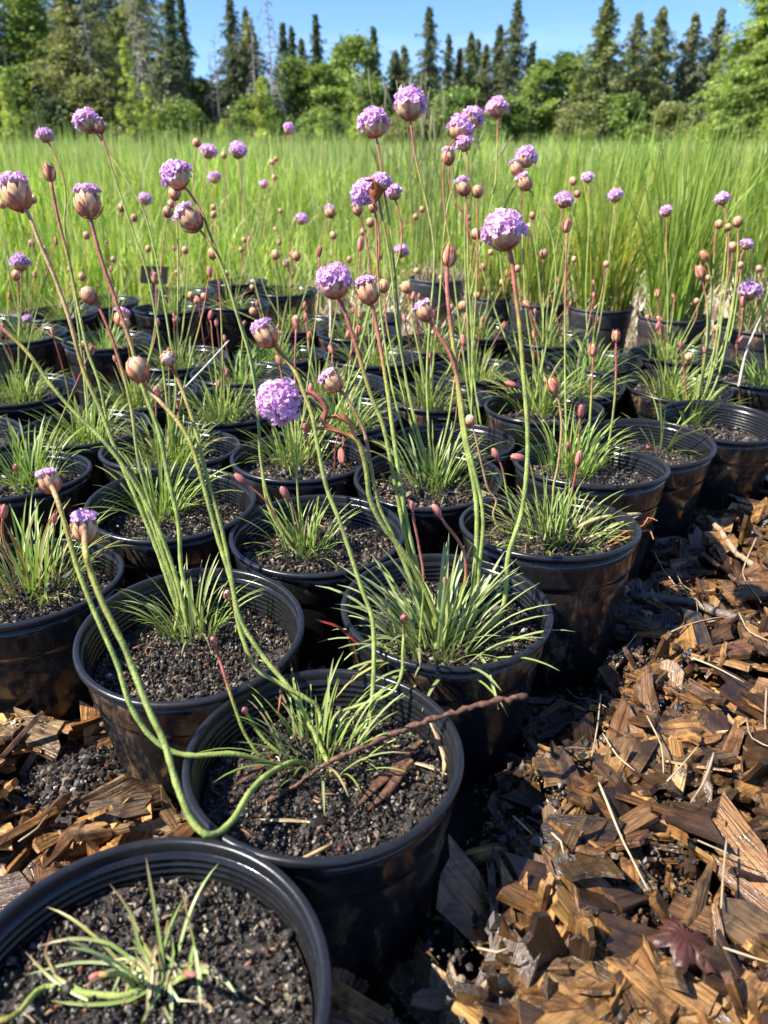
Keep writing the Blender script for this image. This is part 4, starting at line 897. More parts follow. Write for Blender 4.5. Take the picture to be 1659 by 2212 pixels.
# ------------------------------------------------------------------ bark mulch: wood chips
def chip_geo(rng, Ln, W, T):
    nx, ny = 3, 4
    e0 = rng.normal(0, .085, ny) * Ln; e1 = rng.normal(0, .085, ny) * Ln
    sk = rng.normal(0, .22) * W; tp = rng.uniform(.3, 1.0) if rng.random() < .55 else rng.uniform(.8, 1.0)
    bend = rng.normal(0, .022) * Ln; twist = rng.normal(0, .07)
    sd_ = rng.random(); top, bot = [], []
    ys_ = np.linspace(-.5, .5, ny) * W
    for i in range(nx):
        u = i / (nx - 1)
        for j in range(ny):
            x = (u - .5) * Ln + (e0[j] * (1 - u) + e1[j] * u) + sk * (j / (ny - 1) - .5) * 2
            y = ys_[j] * (1 - (1 - tp) * u) + rng.normal(0, .03) * W
            z = bend * (1 - (2 * u - 1) ** 2) + twist * (u - .5) * y + rng.normal(0, .02) * T
            th = T * (1 - .3 * abs(2 * j / (ny - 1) - 1) * sd_) * rng.uniform(.92, 1.05)
            top.append((x, y, z + th / 2)); bot.append((x, y, z - th / 2))
    V = np.array(top + bot); n = nx * ny
    Fq = grid_faces(nx, ny); Fq = [f[::-1] for f in Fq] + [tuple(k + n for k in f) for f in Fq]
    ring = [0 * ny + j for j in range(ny)] + [i * ny + ny - 1 for i in range(1, nx)] + [(nx - 1) * ny + j for j in range(ny - 2, -1, -1)] + [i * ny for i in range(nx - 2, 0, -1)]
    for a, b in zip(ring, ring[1:] + ring[:1]): Fq.append((a, b, b + n, a + n)[::-1])
    return V, np.array(Fq)
CHIPCOL = [tuple(.80 * v * k_ for v, k_ in zip(q, (1.0, .92, .73))) for q in [(.30, .165, .070), (.38, .215, .095), (.24, .13, .06), (.17, .095, .05), (.13, .078, .045), (.21, .145, .09), (.44, .27, .125), (.09, .055, .035), (.25, .18, .115), (.62, .40, .19), (.52, .31, .13), (.06, .04, .028)]]
rc = np.random.default_rng(21)
PC = np.array([p['c'][:2] for p in pots.values()])
HX0, HX1, HY0, HY1, HS = -.75, 1.25, .02, 2.3, .006
HF = np.full((int((HX1 - HX0) / HS), int((HY1 - HY0) / HS)), -.012)
def heap(x, y):                                     # chips are banked a little between the path and the pots
    return .010
TOPF = HF.copy()
CH = []
def drop(x, y, Ln, W, T, tilt, colr, force=False, az=None):
    V, Q = chip_geo(rc, Ln, W, T)
    az = rc.random() * 6.283 if az is None else az
    M = Matrix.Rotation(az, 3, 'Z') @ Matrix.Rotation(rc.normal(0, tilt), 3, 'Y') @ Matrix.Rotation(rc.normal(0, tilt), 3, 'X')
    Vw = V @ np.array(M).T
    ix = np.clip(((Vw[:, 0] + x - HX0) / HS).astype(int), 0, HF.shape[0] - 1); iy = np.clip(((Vw[:, 1] + y - HY0) / HS).astype(int), 0, HF.shape[1] - 1)
    h = HF[ix, iy]
    zb = float(np.mean(h - Vw[:, 2]) * .55 + np.max(h - Vw[:, 2]) * .45)
    zb = min(zb, .048 - float(Vw[:, 2].mean()))
    x0, x1, y0, y1 = ix.min(), ix.max() + 1, iy.min(), iy.max() + 1
    np.maximum.at(TOPF, (ix, iy), Vw[:, 2] + zb)
    CH.append((V, Q, np.array(M), np.array((x, y, zb)), colr, Ln, float((Vw[:, 2] + zb).max())))
    area = HF[x0:x1, y0:y1]; top = zb + T * .4
    k = np.minimum(np.maximum(area, top), .045)
    HF[x0:x1, y0:y1] = area * .35 + k * .65
def zone_right(x, y):
    """the bark path along the right of the pots"""
    return x > .055 + .36 * (y - .25)
HEAP_C = on_z(165, 1715, .012)
n_drop = 0
tries = 0
while n_drop < 4800 and tries < 40000:
    tries += 1
    u = rc.random()
    if u < .74:
        y = .03 + 1.75 * rc.random() ** 1.7; x = .02 + .36 * (y - .25) + rc.random() * (.34 + .42 * y)
    elif u < .88:
        y = rc.uniform(.22, .60); x = rc.uniform(-.50, .0)
    else:
        y = .1 + 2.0 * rc.random(); x = rc.uniform(-.5, .5) * (.5 + y)
    d = np.hypot(PC[:, 0] - x, PC[:, 1] - y).min()
    if d < .078 or (d < .115 and 0 < x < .2 and y < .62 and rc.random() < .75): continue
    if math.hypot((x - HEAP_C[0]) / .042, (y - HEAP_C[1]) / .034) < 1 and rc.random() < .9: continue
    px, py, dd = to_px((x, y, .01))
    if dd < .1 or px < -160 or px > 1820 or py > 2420: continue
    big = rc.random()
    Ln = .012 + .040 * rc.random() ** 1.8 + (.018 if big > .93 else 0); W = Ln * rc.uniform(.22, .72); T = rc.uniform(.0018, .0058)
    if rc.random() < .22: W = Ln * rc.uniform(.1, .2)
    col = np.array(CHIPCOL[rc.integers(len(CHIPCOL))]) * rc.uniform(.75, 1.2) * (np.array((1.5, 1.45, 1.3)) if x < 0 else 1)
    drop(x, y, Ln, W, T, .30 if rc.random() < .8 else .75, col)
    n_drop += 1
    if n_drop % 3 == 0:
        l2 = rc.uniform(.006, .016); xx, yy = x + rc.normal(0, .02), y + rc.normal(0, .02)
        if np.hypot(PC[:, 0] - xx, PC[:, 1] - yy).min() > .078: drop(xx, yy, l2, l2 * rc.uniform(.15, .6), rc.uniform(.0012, .003), .4, col * rc.uniform(.5, 1.3))
# a last layer of larger loose pieces on the path
for i in range(230):
    y = .16 + 1.0 * rc.random() ** 1.5; x = .10 + .36 * (y - .25) + rc.random() * (.30 + .38 * y)
    if i > 190: y = rc.uniform(.27, .52); x = rc.uniform(-.42, -.1)
    if np.hypot(PC[:, 0] - x, PC[:, 1] - y).min() < .09 or math.hypot((x - HEAP_C[0]) / .045, (y - HEAP_C[1]) / .036) < 1: continue
    Ln = rc.uniform(.024, .046); W = Ln * rc.uniform(.4, .85)
    if rc.random() < .2: W = Ln * .2; Ln *= 1.3
    drop(x, y, Ln, W, rc.uniform(.003, .0075), .26, np.array(CHIPCOL[rc.integers(len(CHIPCOL))]) * rc.uniform(.8, 1.25))
# largest in the picture become single things, the rest one mass
score = []
for i, c in enumerate(CH):
    px, py, dd = to_px(c[3]); inside = 0 < px < 1659 and 900 < py < 2212
    ix = int(np.clip((c[3][0] - HX0) / HS, 0, HF.shape[0] - 1)); iy = int(np.clip((c[3][1] - HY0) / HS, 0, HF.shape[1] - 1))
    buried = HF[ix, iy] - c[6] > .002
    score.append((c[5] / dd if inside and not buried else 0))
order = np.argsort(score)[::-1]; single = set(order[:290].tolist())
def grain_vec(V, i): return V + np.array((i * .37 % 7, i * .73 % 5, i * .19 % 3))
Vs, Qs, Cs, Gs, o = [], [], [], [], 0
for i, (V, Q, M, loc, colr, Ln, tp) in enumerate(CH):
    if i in single:
        me = mesh_np('wood_chip', V, Q, M_CHIP, np.tile(colr, (len(V), 1)), grain_vec(V, i), smooth=False)
        oo = obj('wood_chip', me, mtx=Matrix.Translation(Vector(loc)) @ Matrix(M.tolist()).to_4x4())
        lum = colr[0]
        lab = ('pale golden wood chip lying loose on the bark path' if lum > .22 else 'mid brown wet wood chip lying loose in the mulch' if lum > .12 else 'dark soaked wood chip lying loose in the mulch')
        if Ln > .05: lab = lab.replace('wood chip', 'long wood splinter') if np.ptp(V[:, 1]) < .4 * Ln else lab.replace('wood chip', 'broad wood chip')
        if loc[0] < 0: lab = lab.replace('on the bark path', 'in front of the muddy pots').replace('in the mulch', 'in front of the muddy pots')
        tag(oo, lab, 'wood chip', 'wood chips of the mulch')
    else:
        Vs.append(V @ M.T + loc); Qs.append(Q + o); Cs.append(np.tile(colr, (len(V), 1))); Gs.append(grain_vec(V, i)); o += len(V)
mo = obj('wood_chip_mulch', mesh_np('wood_chip_mulch', np.concatenate(Vs), np.concatenate(Qs), M_CHIP, np.concatenate(Cs), np.concatenate(Gs), smooth=False))
tag(mo, 'deep mulch of small wet brown wood chips between and beside the pots', 'mulch', kind='stuff')
def surf(x, y):
    ix = int(np.clip((x - HX0) / HS, 0, HF.shape[0] - 1)); iy = int(np.clip((y - HY0) / HS, 0, HF.shape[1] - 1)); return float(HF[ix, iy])
def top(x, y, r=.006):
    """highest chip around a point"""
    k = max(1, int(r / HS)); ix = int(np.clip((x - HX0) / HS, k, HF.shape[0] - k - 1)); iy = int(np.clip((y - HY0) / HS, k, HF.shape[1] - k - 1))
    return float(TOPF[ix - k:ix + k + 1, iy - k:iy + k + 1].max())
# crumbs of soil among the chips
def crumb_place(n):
    y = .12 + 1.1 * rc.random(n) ** 1.5; x = .0 + .36 * (y - .25) + rc.random(n) * .16
    z = np.array([surf(a, b) for a, b in zip(x, y)]) + rc.normal(0, .002, n)
    return np.stack([x, y, z], 1)
tag(obj('spilt_soil_crumbs', grains(6500, crumb_place, .0008, .004, rc)), 'black soil crumbs spilt among the chips along the pots', 'soil', kind='stuff')
# spilt heap of black soil in front of the muddy pot
hc = HEAP_C
def heap_place(n):
    a = rc.random(n) * 6.283; r = np.abs(rc.normal(0, 1, n)); x = r * np.cos(a) * .030; y = r * np.sin(a) * .026
    return np.stack([x, y, .024 * np.exp(-(r ** 2) / 1.6) + rc.normal(0, .0012, n) - .004], 1)
hp_ = empty('soil_heap', (hc[0], hc[1], .010)); hp_.scale = (1.15, 1.15, 1.2); tag(hp_, 'small heap of wet black soil spilt in front of the pots', 'soil heap')
a = np.linspace(0, 6.283, 25)[:-1]; V = [(0, 0, .020)]
for rr_ in (.3, .6, .9, 1.2, 1.6, 2.0):
    for q in a: V.append((rr_ * math.cos(q) * .030, rr_ * math.sin(q) * .026, .022 * math.exp(-rr_ ** 2 / 1.6) - .004 + .0015 * mnoise.noise((q * 3, rr_ * 5, 1))))
Fq = [(0, 1 + j, 1 + (j + 1) % 24) for j in range(24)] + grid_faces(6, 24, True, 1)
obj('soil', mesh_np('heap_soil', V, Fq, M_SOIL), hp_)
g = obj('soil_grains', grains(2200, heap_place, .0007, .0032, rc), hp_); g['kind'] = 'stuff'

# ------------------------------------------------------------------ twigs, straws, dry leaves
def laid(pts, up=0.0):
    P = catmull([np.array((*on_z(x, y, .03)[:2], 0)) for x, y in pts], .012); zz = np.array([top(a_[0], a_[1], .008) for a_ in P]); P[:, 2] = np.convolve(np.pad(zz, 3, 'edge'), np.ones(7) / 7, 'valid') + up
    return list(P)
def stick(name, pts, r0, r1, colr, label, cat, group=None, knobs=0, mat=M_TWIG, sides=7):
    P = catmull(pts, .0035 if knobs > 20 else .006); n = len(P); b = P[0].copy(); P = P - b
    if knobs: P = P + RNG.normal(0, .0005, P.shape)
    rad = np.linspace(r0, r1, n) * (1 + .08 * RNG.normal(size=n))
    for k in RNG.choice(np.arange(1, n - 1), min(knobs, n - 2), replace=False): rad[k] *= RNG.uniform(1.25, 1.7)
    rad[0] *= .8; rad[-1] *= .6
    V, Fq, t = tube(P, rad, sides, .06 if knobs else .02)
    o_ = obj(name, mesh_np(name, V, Fq, mat, np.tile(np.array(colr), (len(V), 1))), None, b)
    return tag(o_, label, cat, group)
stick('twig', [at(1137, 1503, .475), at(1040, 1520, .470), at(985, 1537, .467), at(860, 1580, .459), at(800, 1608, .455), at(720, 1640, .452), at(650, 1690, .448), at(600, 1720, .444), at(548, 1745, .440)], .0016, .0010, (.12, .055, .032), 'knobbly brown twig lying across the rim of a pot', 'twig', knobs=26)
zs = pots['p2']['soil'] + .004
def strip_leaf(name, pts, wid, colr, label, cat, group=None, mat=M_DRYLEAF):
    P = catmull(pts, .005); b = P[0].copy(); n = len(P); t = np.linspace(0, 1, n); wv = wid * np.sin(math.pi * np.clip(.12 + .84 * t, 0, 1))
    T = np.gradient(P, axis=0); S = np.cross(T, (0.1, .2, 1.0)); S /= np.linalg.norm(S, axis=1)[:, None]; N = np.cross(S, T); N /= np.linalg.norm(N, axis=1)[:, None] + 1e-9
    V = []
    for i in range(n):
        for s in (-1, 0, 1): V.append(P[i] - b + S[i] * s * wv[i] + N[i] * (abs(s) * wv[i] * .45 * math.sin(i * .8)))
        for s in (1, 0, -1): V.append(P[i] - b + S[i] * s * wv[i] + N[i] * (abs(s) * wv[i] * .45 * math.sin(i * .8) - .0006))
    V = np.array(V); Fq = grid_faces(n, 6, True) + [(0, 1, 2, 3, 4, 5), tuple((n - 1) * 6 + q for q in (5, 4, 3, 2, 1, 0))]
    return tag(obj(name, mesh_np(name, V, Fq, mat, np.tile(np.array(colr), (len(V), 1))), None, b), label, cat, group)
for i, (q, lb) in enumerate([(((912, 1598), (860, 1650), (770, 1742)), 'flat strip of wet brown bark lying on pot soil'), (((890, 1640), (850, 1690), (795, 1750)), 'narrower strip of brown bark beside the flat one'), (((590, 1640), (560, 1660), (500, 1700)), 'short dark bark sliver on soil below looping stalk')]):
    strip_leaf('bark_strip', [on_z(x, y, zs + .002 + .001 * i) for x, y in q], .0034 - .0006 * i, (.11, .052, .028), lb, 'bark strip', mat=M_TWIG)
strip_leaf('dry_leaf', [on_z(928, 1555, zs + .012), on_z(950, 1600, zs + .008), on_z(962, 1640, zs + .003), on_z(955, 1680, zs)], .0023, (.38, .27, .14), 'crumpled tan dry leaf blade on soil beside the twig', 'dry leaf')
strip_leaf('dry_leaf', [on_z(885, 1645, zs), on_z(920, 1655, zs + .002), on_z(965, 1672, zs)], .0016, (.5, .38, .22), 'small straw coloured leaf sliver on soil under the twig', 'dry leaf')
strip_leaf('dry_leaf', [on_z(672, 1775, zs), on_z(600, 1772, zs + .003), on_z(560, 1768, zs)], .0013, (.5, .36, .2), 'thin tan leaf sliver below the grey green leaves', 'dry leaf')
stick('straw', [on_z(640, 1862, zs + .003), on_z(720, 1822, zs + .003)], .0011, .0010, (.5, .34, .17), 'short golden straw piece on soil at the pot front', 'straw', mat=M_STRAW)
stick('straw', [at(598, 1440, .5), at(606, 1462, .49), at(607, 1500, .482), at(600, 1545, .478)], .0009, .0006, (.3, .11, .04), 'rusty curled tendril hanging over the rim between two pots', 'tendril', mat=M_STRAW)
z8 = pots['p8']['soil']
stick('straw', [on_z(1245, 1140, z8 + .006), on_z(1300, 1118, z8 + .014), on_z(1385, 1110, RIM_Z - .004)], .0022, .0018, (.46, .36, .2), 'thick dead straw stem resting on the bushy pot soil', 'straw', mat=M_STRAW)
for i, (q, cl, lb) in enumerate([(((1310, 1175), (1350, 1150), (1390, 1135), (1400, 1118), (1420, 1125)), (.38, .13, .04), 'orange dead leaf curling over the rim of the bushy pot'), (((1315, 1180), (1360, 1160), (1400, 1145), (1412, 1165)), (.42, .17, .06), 'second orange dead leaf hooked over the same rim'), (((1260, 1165), (1300, 1150), (1340, 1130), (1380, 1115)), (.5, .4, .22), 'pale dead leaf thread lying in the bushy pot')]):
    stick('dead_leaf', [on_z(q[0][0], q[0][1], z8 + .004)] + [on_z(x, y, z8 + .012 + .004 * j) for j, (x, y) in enumerate(q[1:])], .0011, .0006, cl, lb, 'dead leaf', mat=M_STRAW)
strip_leaf('red_leaf', [at(683, 1338, .55), at(735, 1358, .55), at(780, 1395, .548)], .0018, (.28, .03, .02), 'single dark red leaf poking over the pot rim', 'leaf')
strip_leaf('dry_bract', [at(700, 905, .533), at(730, 902, .528), at(756, 918, .527), at(770, 950, .528)], .0062, (.40, .13, .05), 'papery rust coloured sheath wrapped on the drooping flower stalk', 'bract')
strip_leaf('dry_bract', [at(648, 926, .532), at(690, 926, .528), at(740, 932, .526), at(768, 950, .528)], .0030, (.42, .15, .06), 'thin pointed rust coloured tail of the stalk sheath', 'bract')
strip_leaf('dry_bract', [at(792, 390, .70), at(805, 392, .695), at(812, 412, .70), at(808, 440, .71)], .0075, (.45, .14, .05), 'rust coloured bract folded over the pink flower head', 'bract')
stick('branch', laid(((1369, 1283), (1420, 1292), (1480, 1308), (1540, 1340), (1596, 1360))), .0035, .0030, (.17, .13, .10), 'grey lichen spotted branch lying on the bark path', 'branch', knobs=14)
stick('branch', laid(((1530, 1110), (1580, 1170), (1640, 1235))), .0034, .0026, (.33, .24, .15), 'bare peeled stick lying on the bark path', 'branch', knobs=2)
STR = [((1229, 1438), (1262, 1520), (1299, 1593)), ((1289, 1558), (1280, 1640), (1264, 1728)), ((1289, 1668), (1320, 1725), (1354, 1758)), ((1279, 1784), (1330, 1900), (1379, 2021)), ((1484, 1909), (1550, 1935), (1604, 1954)),
       ((1544, 1909), (1535, 1990), (1529, 2069)), ((1479, 1503), (1530, 1520), (1589, 1548)), ((1414, 1193), (1470, 1290), (1514, 1373)), ((1450, 1215), (1490, 1300), (1500, 1360)), ((1640, 1550), (1636, 1600), (1632, 1660)),
       ((1325, 1440), (1350, 1420), (1372, 1395)), ((1020, 2180), (1060, 2195), (1090, 2190)), ((1440, 1420), (1500, 1395), (1560, 1380)), ((1585, 1370), (1610, 1410), (1655, 1430)), ((1100, 1850), (1125, 1875), (1140, 1890)),
       ((1520, 1720), (1500, 1780), (1470, 1830)), ((1530, 2160), (1600, 2190), (1650, 2210)), ((1420, 1790), (1445, 1760), (1490, 1700)), ((1180, 1890), (1200, 1910), (1205, 1935)), ((1380, 1640), (1410, 1700), (1415, 1760)),
       ((1590, 1640), (1600, 1690), (1650, 1720)), ((1630, 1180), (1600, 1260), (1640, 1320)), ((20, 1620), (60, 1600), (110, 1590)), ((60, 1890), (100, 1860), (120, 1830))]
for i, q in enumerate(STR):
    P = []
    for x, y in q:
        g_ = on_z(x, y, .022); P.append(np.array((g_[0], g_[1], 0)))
    P = catmull(P, .012); zz = np.array([top(a_[0], a_[1]) for a_ in P]); zz = np.convolve(np.pad(zz, 2, 'edge'), np.ones(5) / 5, 'valid'); P[:, 2] = zz + .0015; P = list(P)
    stick('straw', P, .0007 + .0003 * (i % 3 == 0), .0005, (.44, .34, .20) if i % 4 else (.33, .25, .15), 'pale dry straw lying loose across the wood chips', 'straw', 'straws on the bark path', mat=M_STRAW, sides=5)
# thin pale straw leaning across the middle pots
stick('straw', [at(385, 852, .98), at(440, 795, .98), at(495, 735, .98)], .0011, .0009, (.62, .58, .5), 'long pale straw leaning across rims in the middle rows', 'straw', mat=M_STRAW)
stick('straw', [at(1595, 835, 1.1), at(1612, 760, 1.12), at(1645, 680, 1.14)], .0016, .0012, (.5, .42, .36), 'tall bleached stalk leaning up beside the sedge pots', 'straw', mat=M_STRAW)
stick('straw', [at(713, 745, 1.5), at(714, 690, 1.5), at(713, 650, 1.5)], .0022, .0022, (.6, .5, .36), 'upright pale marker stick among the far rows', 'stick', mat=M_STRAW)
# red brown maple leaf on the chips
def maple():
    out = []; N = 44
    lob = [(0, 1.0), (52, .88), (-52, .88), (112, .62), (-112, .62)]
    for i in range(N):
        a = -180 + 360 * i / N; r = .60 * (1 - .6 * max(0, (abs(a) - 150) / 30))
        for la, lr in lob:
            dlt = abs((a - la + 180) % 360 - 180); r = max(r, lr * max(0, 1 - (dlt / 42) ** 1.1) + .12 * max(0, 1 - dlt / 60))
        r *= 1 + .10 * (1 if i % 2 else -1)
        out.append((r * math.sin(R(a)), r * math.cos(R(a)), 0))
    V = np.array(out) * .022; Vc = np.vstack([[(0, 0, .001)], V, V * .55, [(0, 0, .0002)], V]); Vc[1:N + 1, 2] = [.0012 * math.sin(i * 1.3) - .001 for i in range(N)]
    Vc[N + 1:2 * N + 1, 2] = [.0016 + .0016 * math.sin(i * 2.1) for i in range(N)]; Vc[2 * N + 2:, 2] = Vc[1:N + 1, 2] - .0008
    Fq = []
    for j in range(N):
        k = (j + 1) % N
        Fq += [(0, N + 1 + k, N + 1 + j), (1 + j, N + 1 + j, N + 1 + k, 1 + k), (1 + j, 1 + k, 2 * N + 2 + k, 2 * N + 2 + j), (2 * N + 1, 2 * N + 2 + j, 2 * N + 2 + k)]
    return mesh_np('maple_leaf', Vc, Fq, M_DRYLEAF, np.tile((.075, .026, .017), (len(Vc), 1)))
g_ = on_z(1465, 2100, .03)
ml = obj('maple_leaf', maple(), None, (g_[0], g_[1], top(g_[0], g_[1], .018) - .007)); ml.rotation_euler = (.12, -.1, 2.6)
tag(ml, 'wet red brown lobed leaf lying on the wood chips', 'leaf')

# ------------------------------------------------------------------ straw litter behind the pots
rg = np.random.default_rng(31)
n = 5200; y = rg.uniform(1.75, 3.3, n); x = rg.uniform(-.25, 1.0, n) * y * .62 + .1
P = np.stack([x, y, rg.uniform(-.01, .012, n)], 1)
Vb, Qb, Cb = blades(n, P, rg.uniform(.04, .16, n), rg.uniform(.002, .005, n), rg.uniform(1.1, 1.65, n), rg.random(n) * 6.28, pick([(.55, .46, .30), (.42, .33, .19), (.60, .54, .40), (.3, .22, .12)], n, rg), 4, .05, rg)
tag(obj('straw_litter', mesh_np('straw_litter', Vb, Qb, M_STRAW, Cb)), 'pale straw litter on the ground behind the pots', 'straw', kind='stuff')

# ------------------------------------------------------------------ meadow
def field(n, y0, y1, xl, xr, hf, wf, pal, lean, name, label, pw=1.0, seg=4, seed=1, droop=.6, clump=0):
    r_ = np.random.default_rng(seed)
    y = y0 * (y1 / y0) ** (r_.random(n) ** pw); x = (xl + (xr - xl) * r_.random(n)) * y
    if clump:
        cx = np.array([mnoise.noise((a * 1.2, b * 1.2, 4.0)) + .6 * mnoise.noise((a * .35, b * .25, 9.0)) for a, b in zip(x[:], y[:])])
    else: cx = np.zeros(n)
    H = hf(x, y, r_) * (1 + clump * cx); W = wf(y, r_)
    c = pick(pal, n, r_, .22, (.92, .97, .70)) * (1 + .8 * clump * cx)[:, None]
    Vb, Qb, Cb = blades(n, np.stack([x, y, np.full(n, -.012)], 1), H, W, np.abs(r_.normal(0, lean, n)), r_.random(n) * 6.28, c, seg, droop, r_)
    return tag(obj(name, mesh_np(name, Vb, Qb, M_GRASS, Cb)), label, 'grass', kind='stuff')
LG = [(.28, .40, .08), (.34, .45, .10), (.22, .34, .06), (.40, .48, .14), (.46, .50, .22), (.17, .28, .05), (.54, .50, .30)]
FG = [(.37, .45, .18), (.42, .49, .23), (.32, .41, .14), (.50, .52, .32)]
RGc = [(.28, .39, .07), (.34, .44, .09), (.23, .35, .06), (.40, .46, .13), (.47, .49, .20)]
field(20000, 2.35, 7.0, -.62, .35, lambda x, y, r: (.11 + .04 * (y - 2.3)) * r.uniform(.5, 1.7, len(y)), lambda y, r: r.uniform(.004, .011, len(y)) * (y / 3) ** .5, LG, .55, 'meadow_grass', 'lush low meadow grass just behind the pots', seed=2, clump=.7)
field(30000, 5.0, 20, -.62, .62, lambda x, y, r: np.clip(.24 + .022 * (y - 5), 0, .52) * r.uniform(.6, 1.35, len(y)), lambda y, r: .0016 * y * r.uniform(.6, 1.3, len(y)), LG + FG, .45, 'meadow_grass', 'bright green meadow grass in the middle of the field', seed=3, clump=.7)
field(26000, 16, 90, -.62, .62, lambda x, y, r: np.clip(.50 + .008 * (y - 16), 0, 1.0) * r.uniform(.55, 1.5, len(y)), lambda y, r: .0014 * y * r.uniform(.6, 1.3, len(y)), FG, .3, 'meadow_grass', 'pale feathery meadow grass far across the field', seed=4, seg=3, clump=.3)
# tall left fringe with soft seed heads
field(3800, 6, 14, -.62, .0, lambda x, y, r: r.uniform(.46, .74, len(y)), lambda y, r: .0014 * y * r.uniform(.6, 1.2, len(y)), FG, .16, 'tall_grass', 'pale tall grass with soft seed tips before the saplings', seed=6, seg=4)
field(900, 3.6, 13, -.62, .62, lambda x, y, r: r.uniform(.40, .62, len(y)), lambda y, r: .0011 * y * r.uniform(.6, 1.2, len(y)), [(.55, .50, .34), (.46, .48, .22), (.6, .52, .4)], .2, 'tall_grass', 'sparse wispy seed stalks standing above the meadow', seed=16, seg=5, droop=1.0)
# tall broad grass on the right
field(10500, 2.6, 5.2, .17, .64, lambda x, y, r: (.24 + .05 * (y - 2.6)) * r.uniform(.6, 1.5, len(y)), lambda y, r: r.uniform(.005, .011, len(y)), RGc, .30, 'tall_grass', 'tall upright bright green grass behind the sedge pots', seed=7, seg=5, clump=.3)
field(420, 2.7, 4.4, .20, .62, lambda x, y, r: r.uniform(.48, .66, len(y)), lambda y, r: r.uniform(.006, .010, len(y)), RGc, .22, 'tall_grass', 'scattered longest blades above the tall grass', seed=8, seg=6, droop=1.1)
# seeding grass stems in the centre
rg = np.random.default_rng(19)
parts = []
for i in range(60):
    x0 = rg.uniform(820, 1010); y0 = rg.uniform(2.3, 3.4); b = on_y(x0 + rg.normal(0, 20), 640, y0); b[2] = 0
    tx_ = x0 + rg.normal(0, 45); ty = rg.uniform(150, 330); tp = on_y(tx_, ty, y0 + rg.normal(0, .1))
    m = b * .45 + tp * .55 + np.array((-(tp - b)[0] * .2, 0, .03))
    P = catmull([b, m, tp], .06); V, Fq, t = tube(P, np.linspace(.0024, .0011, len(P)), 4); parts.append((V, Fq, np.array((.28, .33, .10)) * rg.uniform(.8, 1.1)))
    if i % 2 == 0:
        T = P[-1] - P[-2]; T /= np.linalg.norm(T); q = P[-1] + T * np.linspace(-.08, .03, 7)[:, None] + np.array((0, 0, -.01)) * np.linspace(0, 1, 7)[:, None] ** 2
        V, Fq, t = tube(q, np.array((.001, .003, .0042, .0042, .0034, .002, .0006)), 5, .15); parts.append((V, Fq, np.array((.36, .34, .19))))
J = join(parts); tag(obj('seeding_grass', mesh_np('seeding_grass', J[0], J[1], M_GRASS, J[2])), 'tall thin grass stems gone to seed behind the flowers', 'grass', kind='stuff')

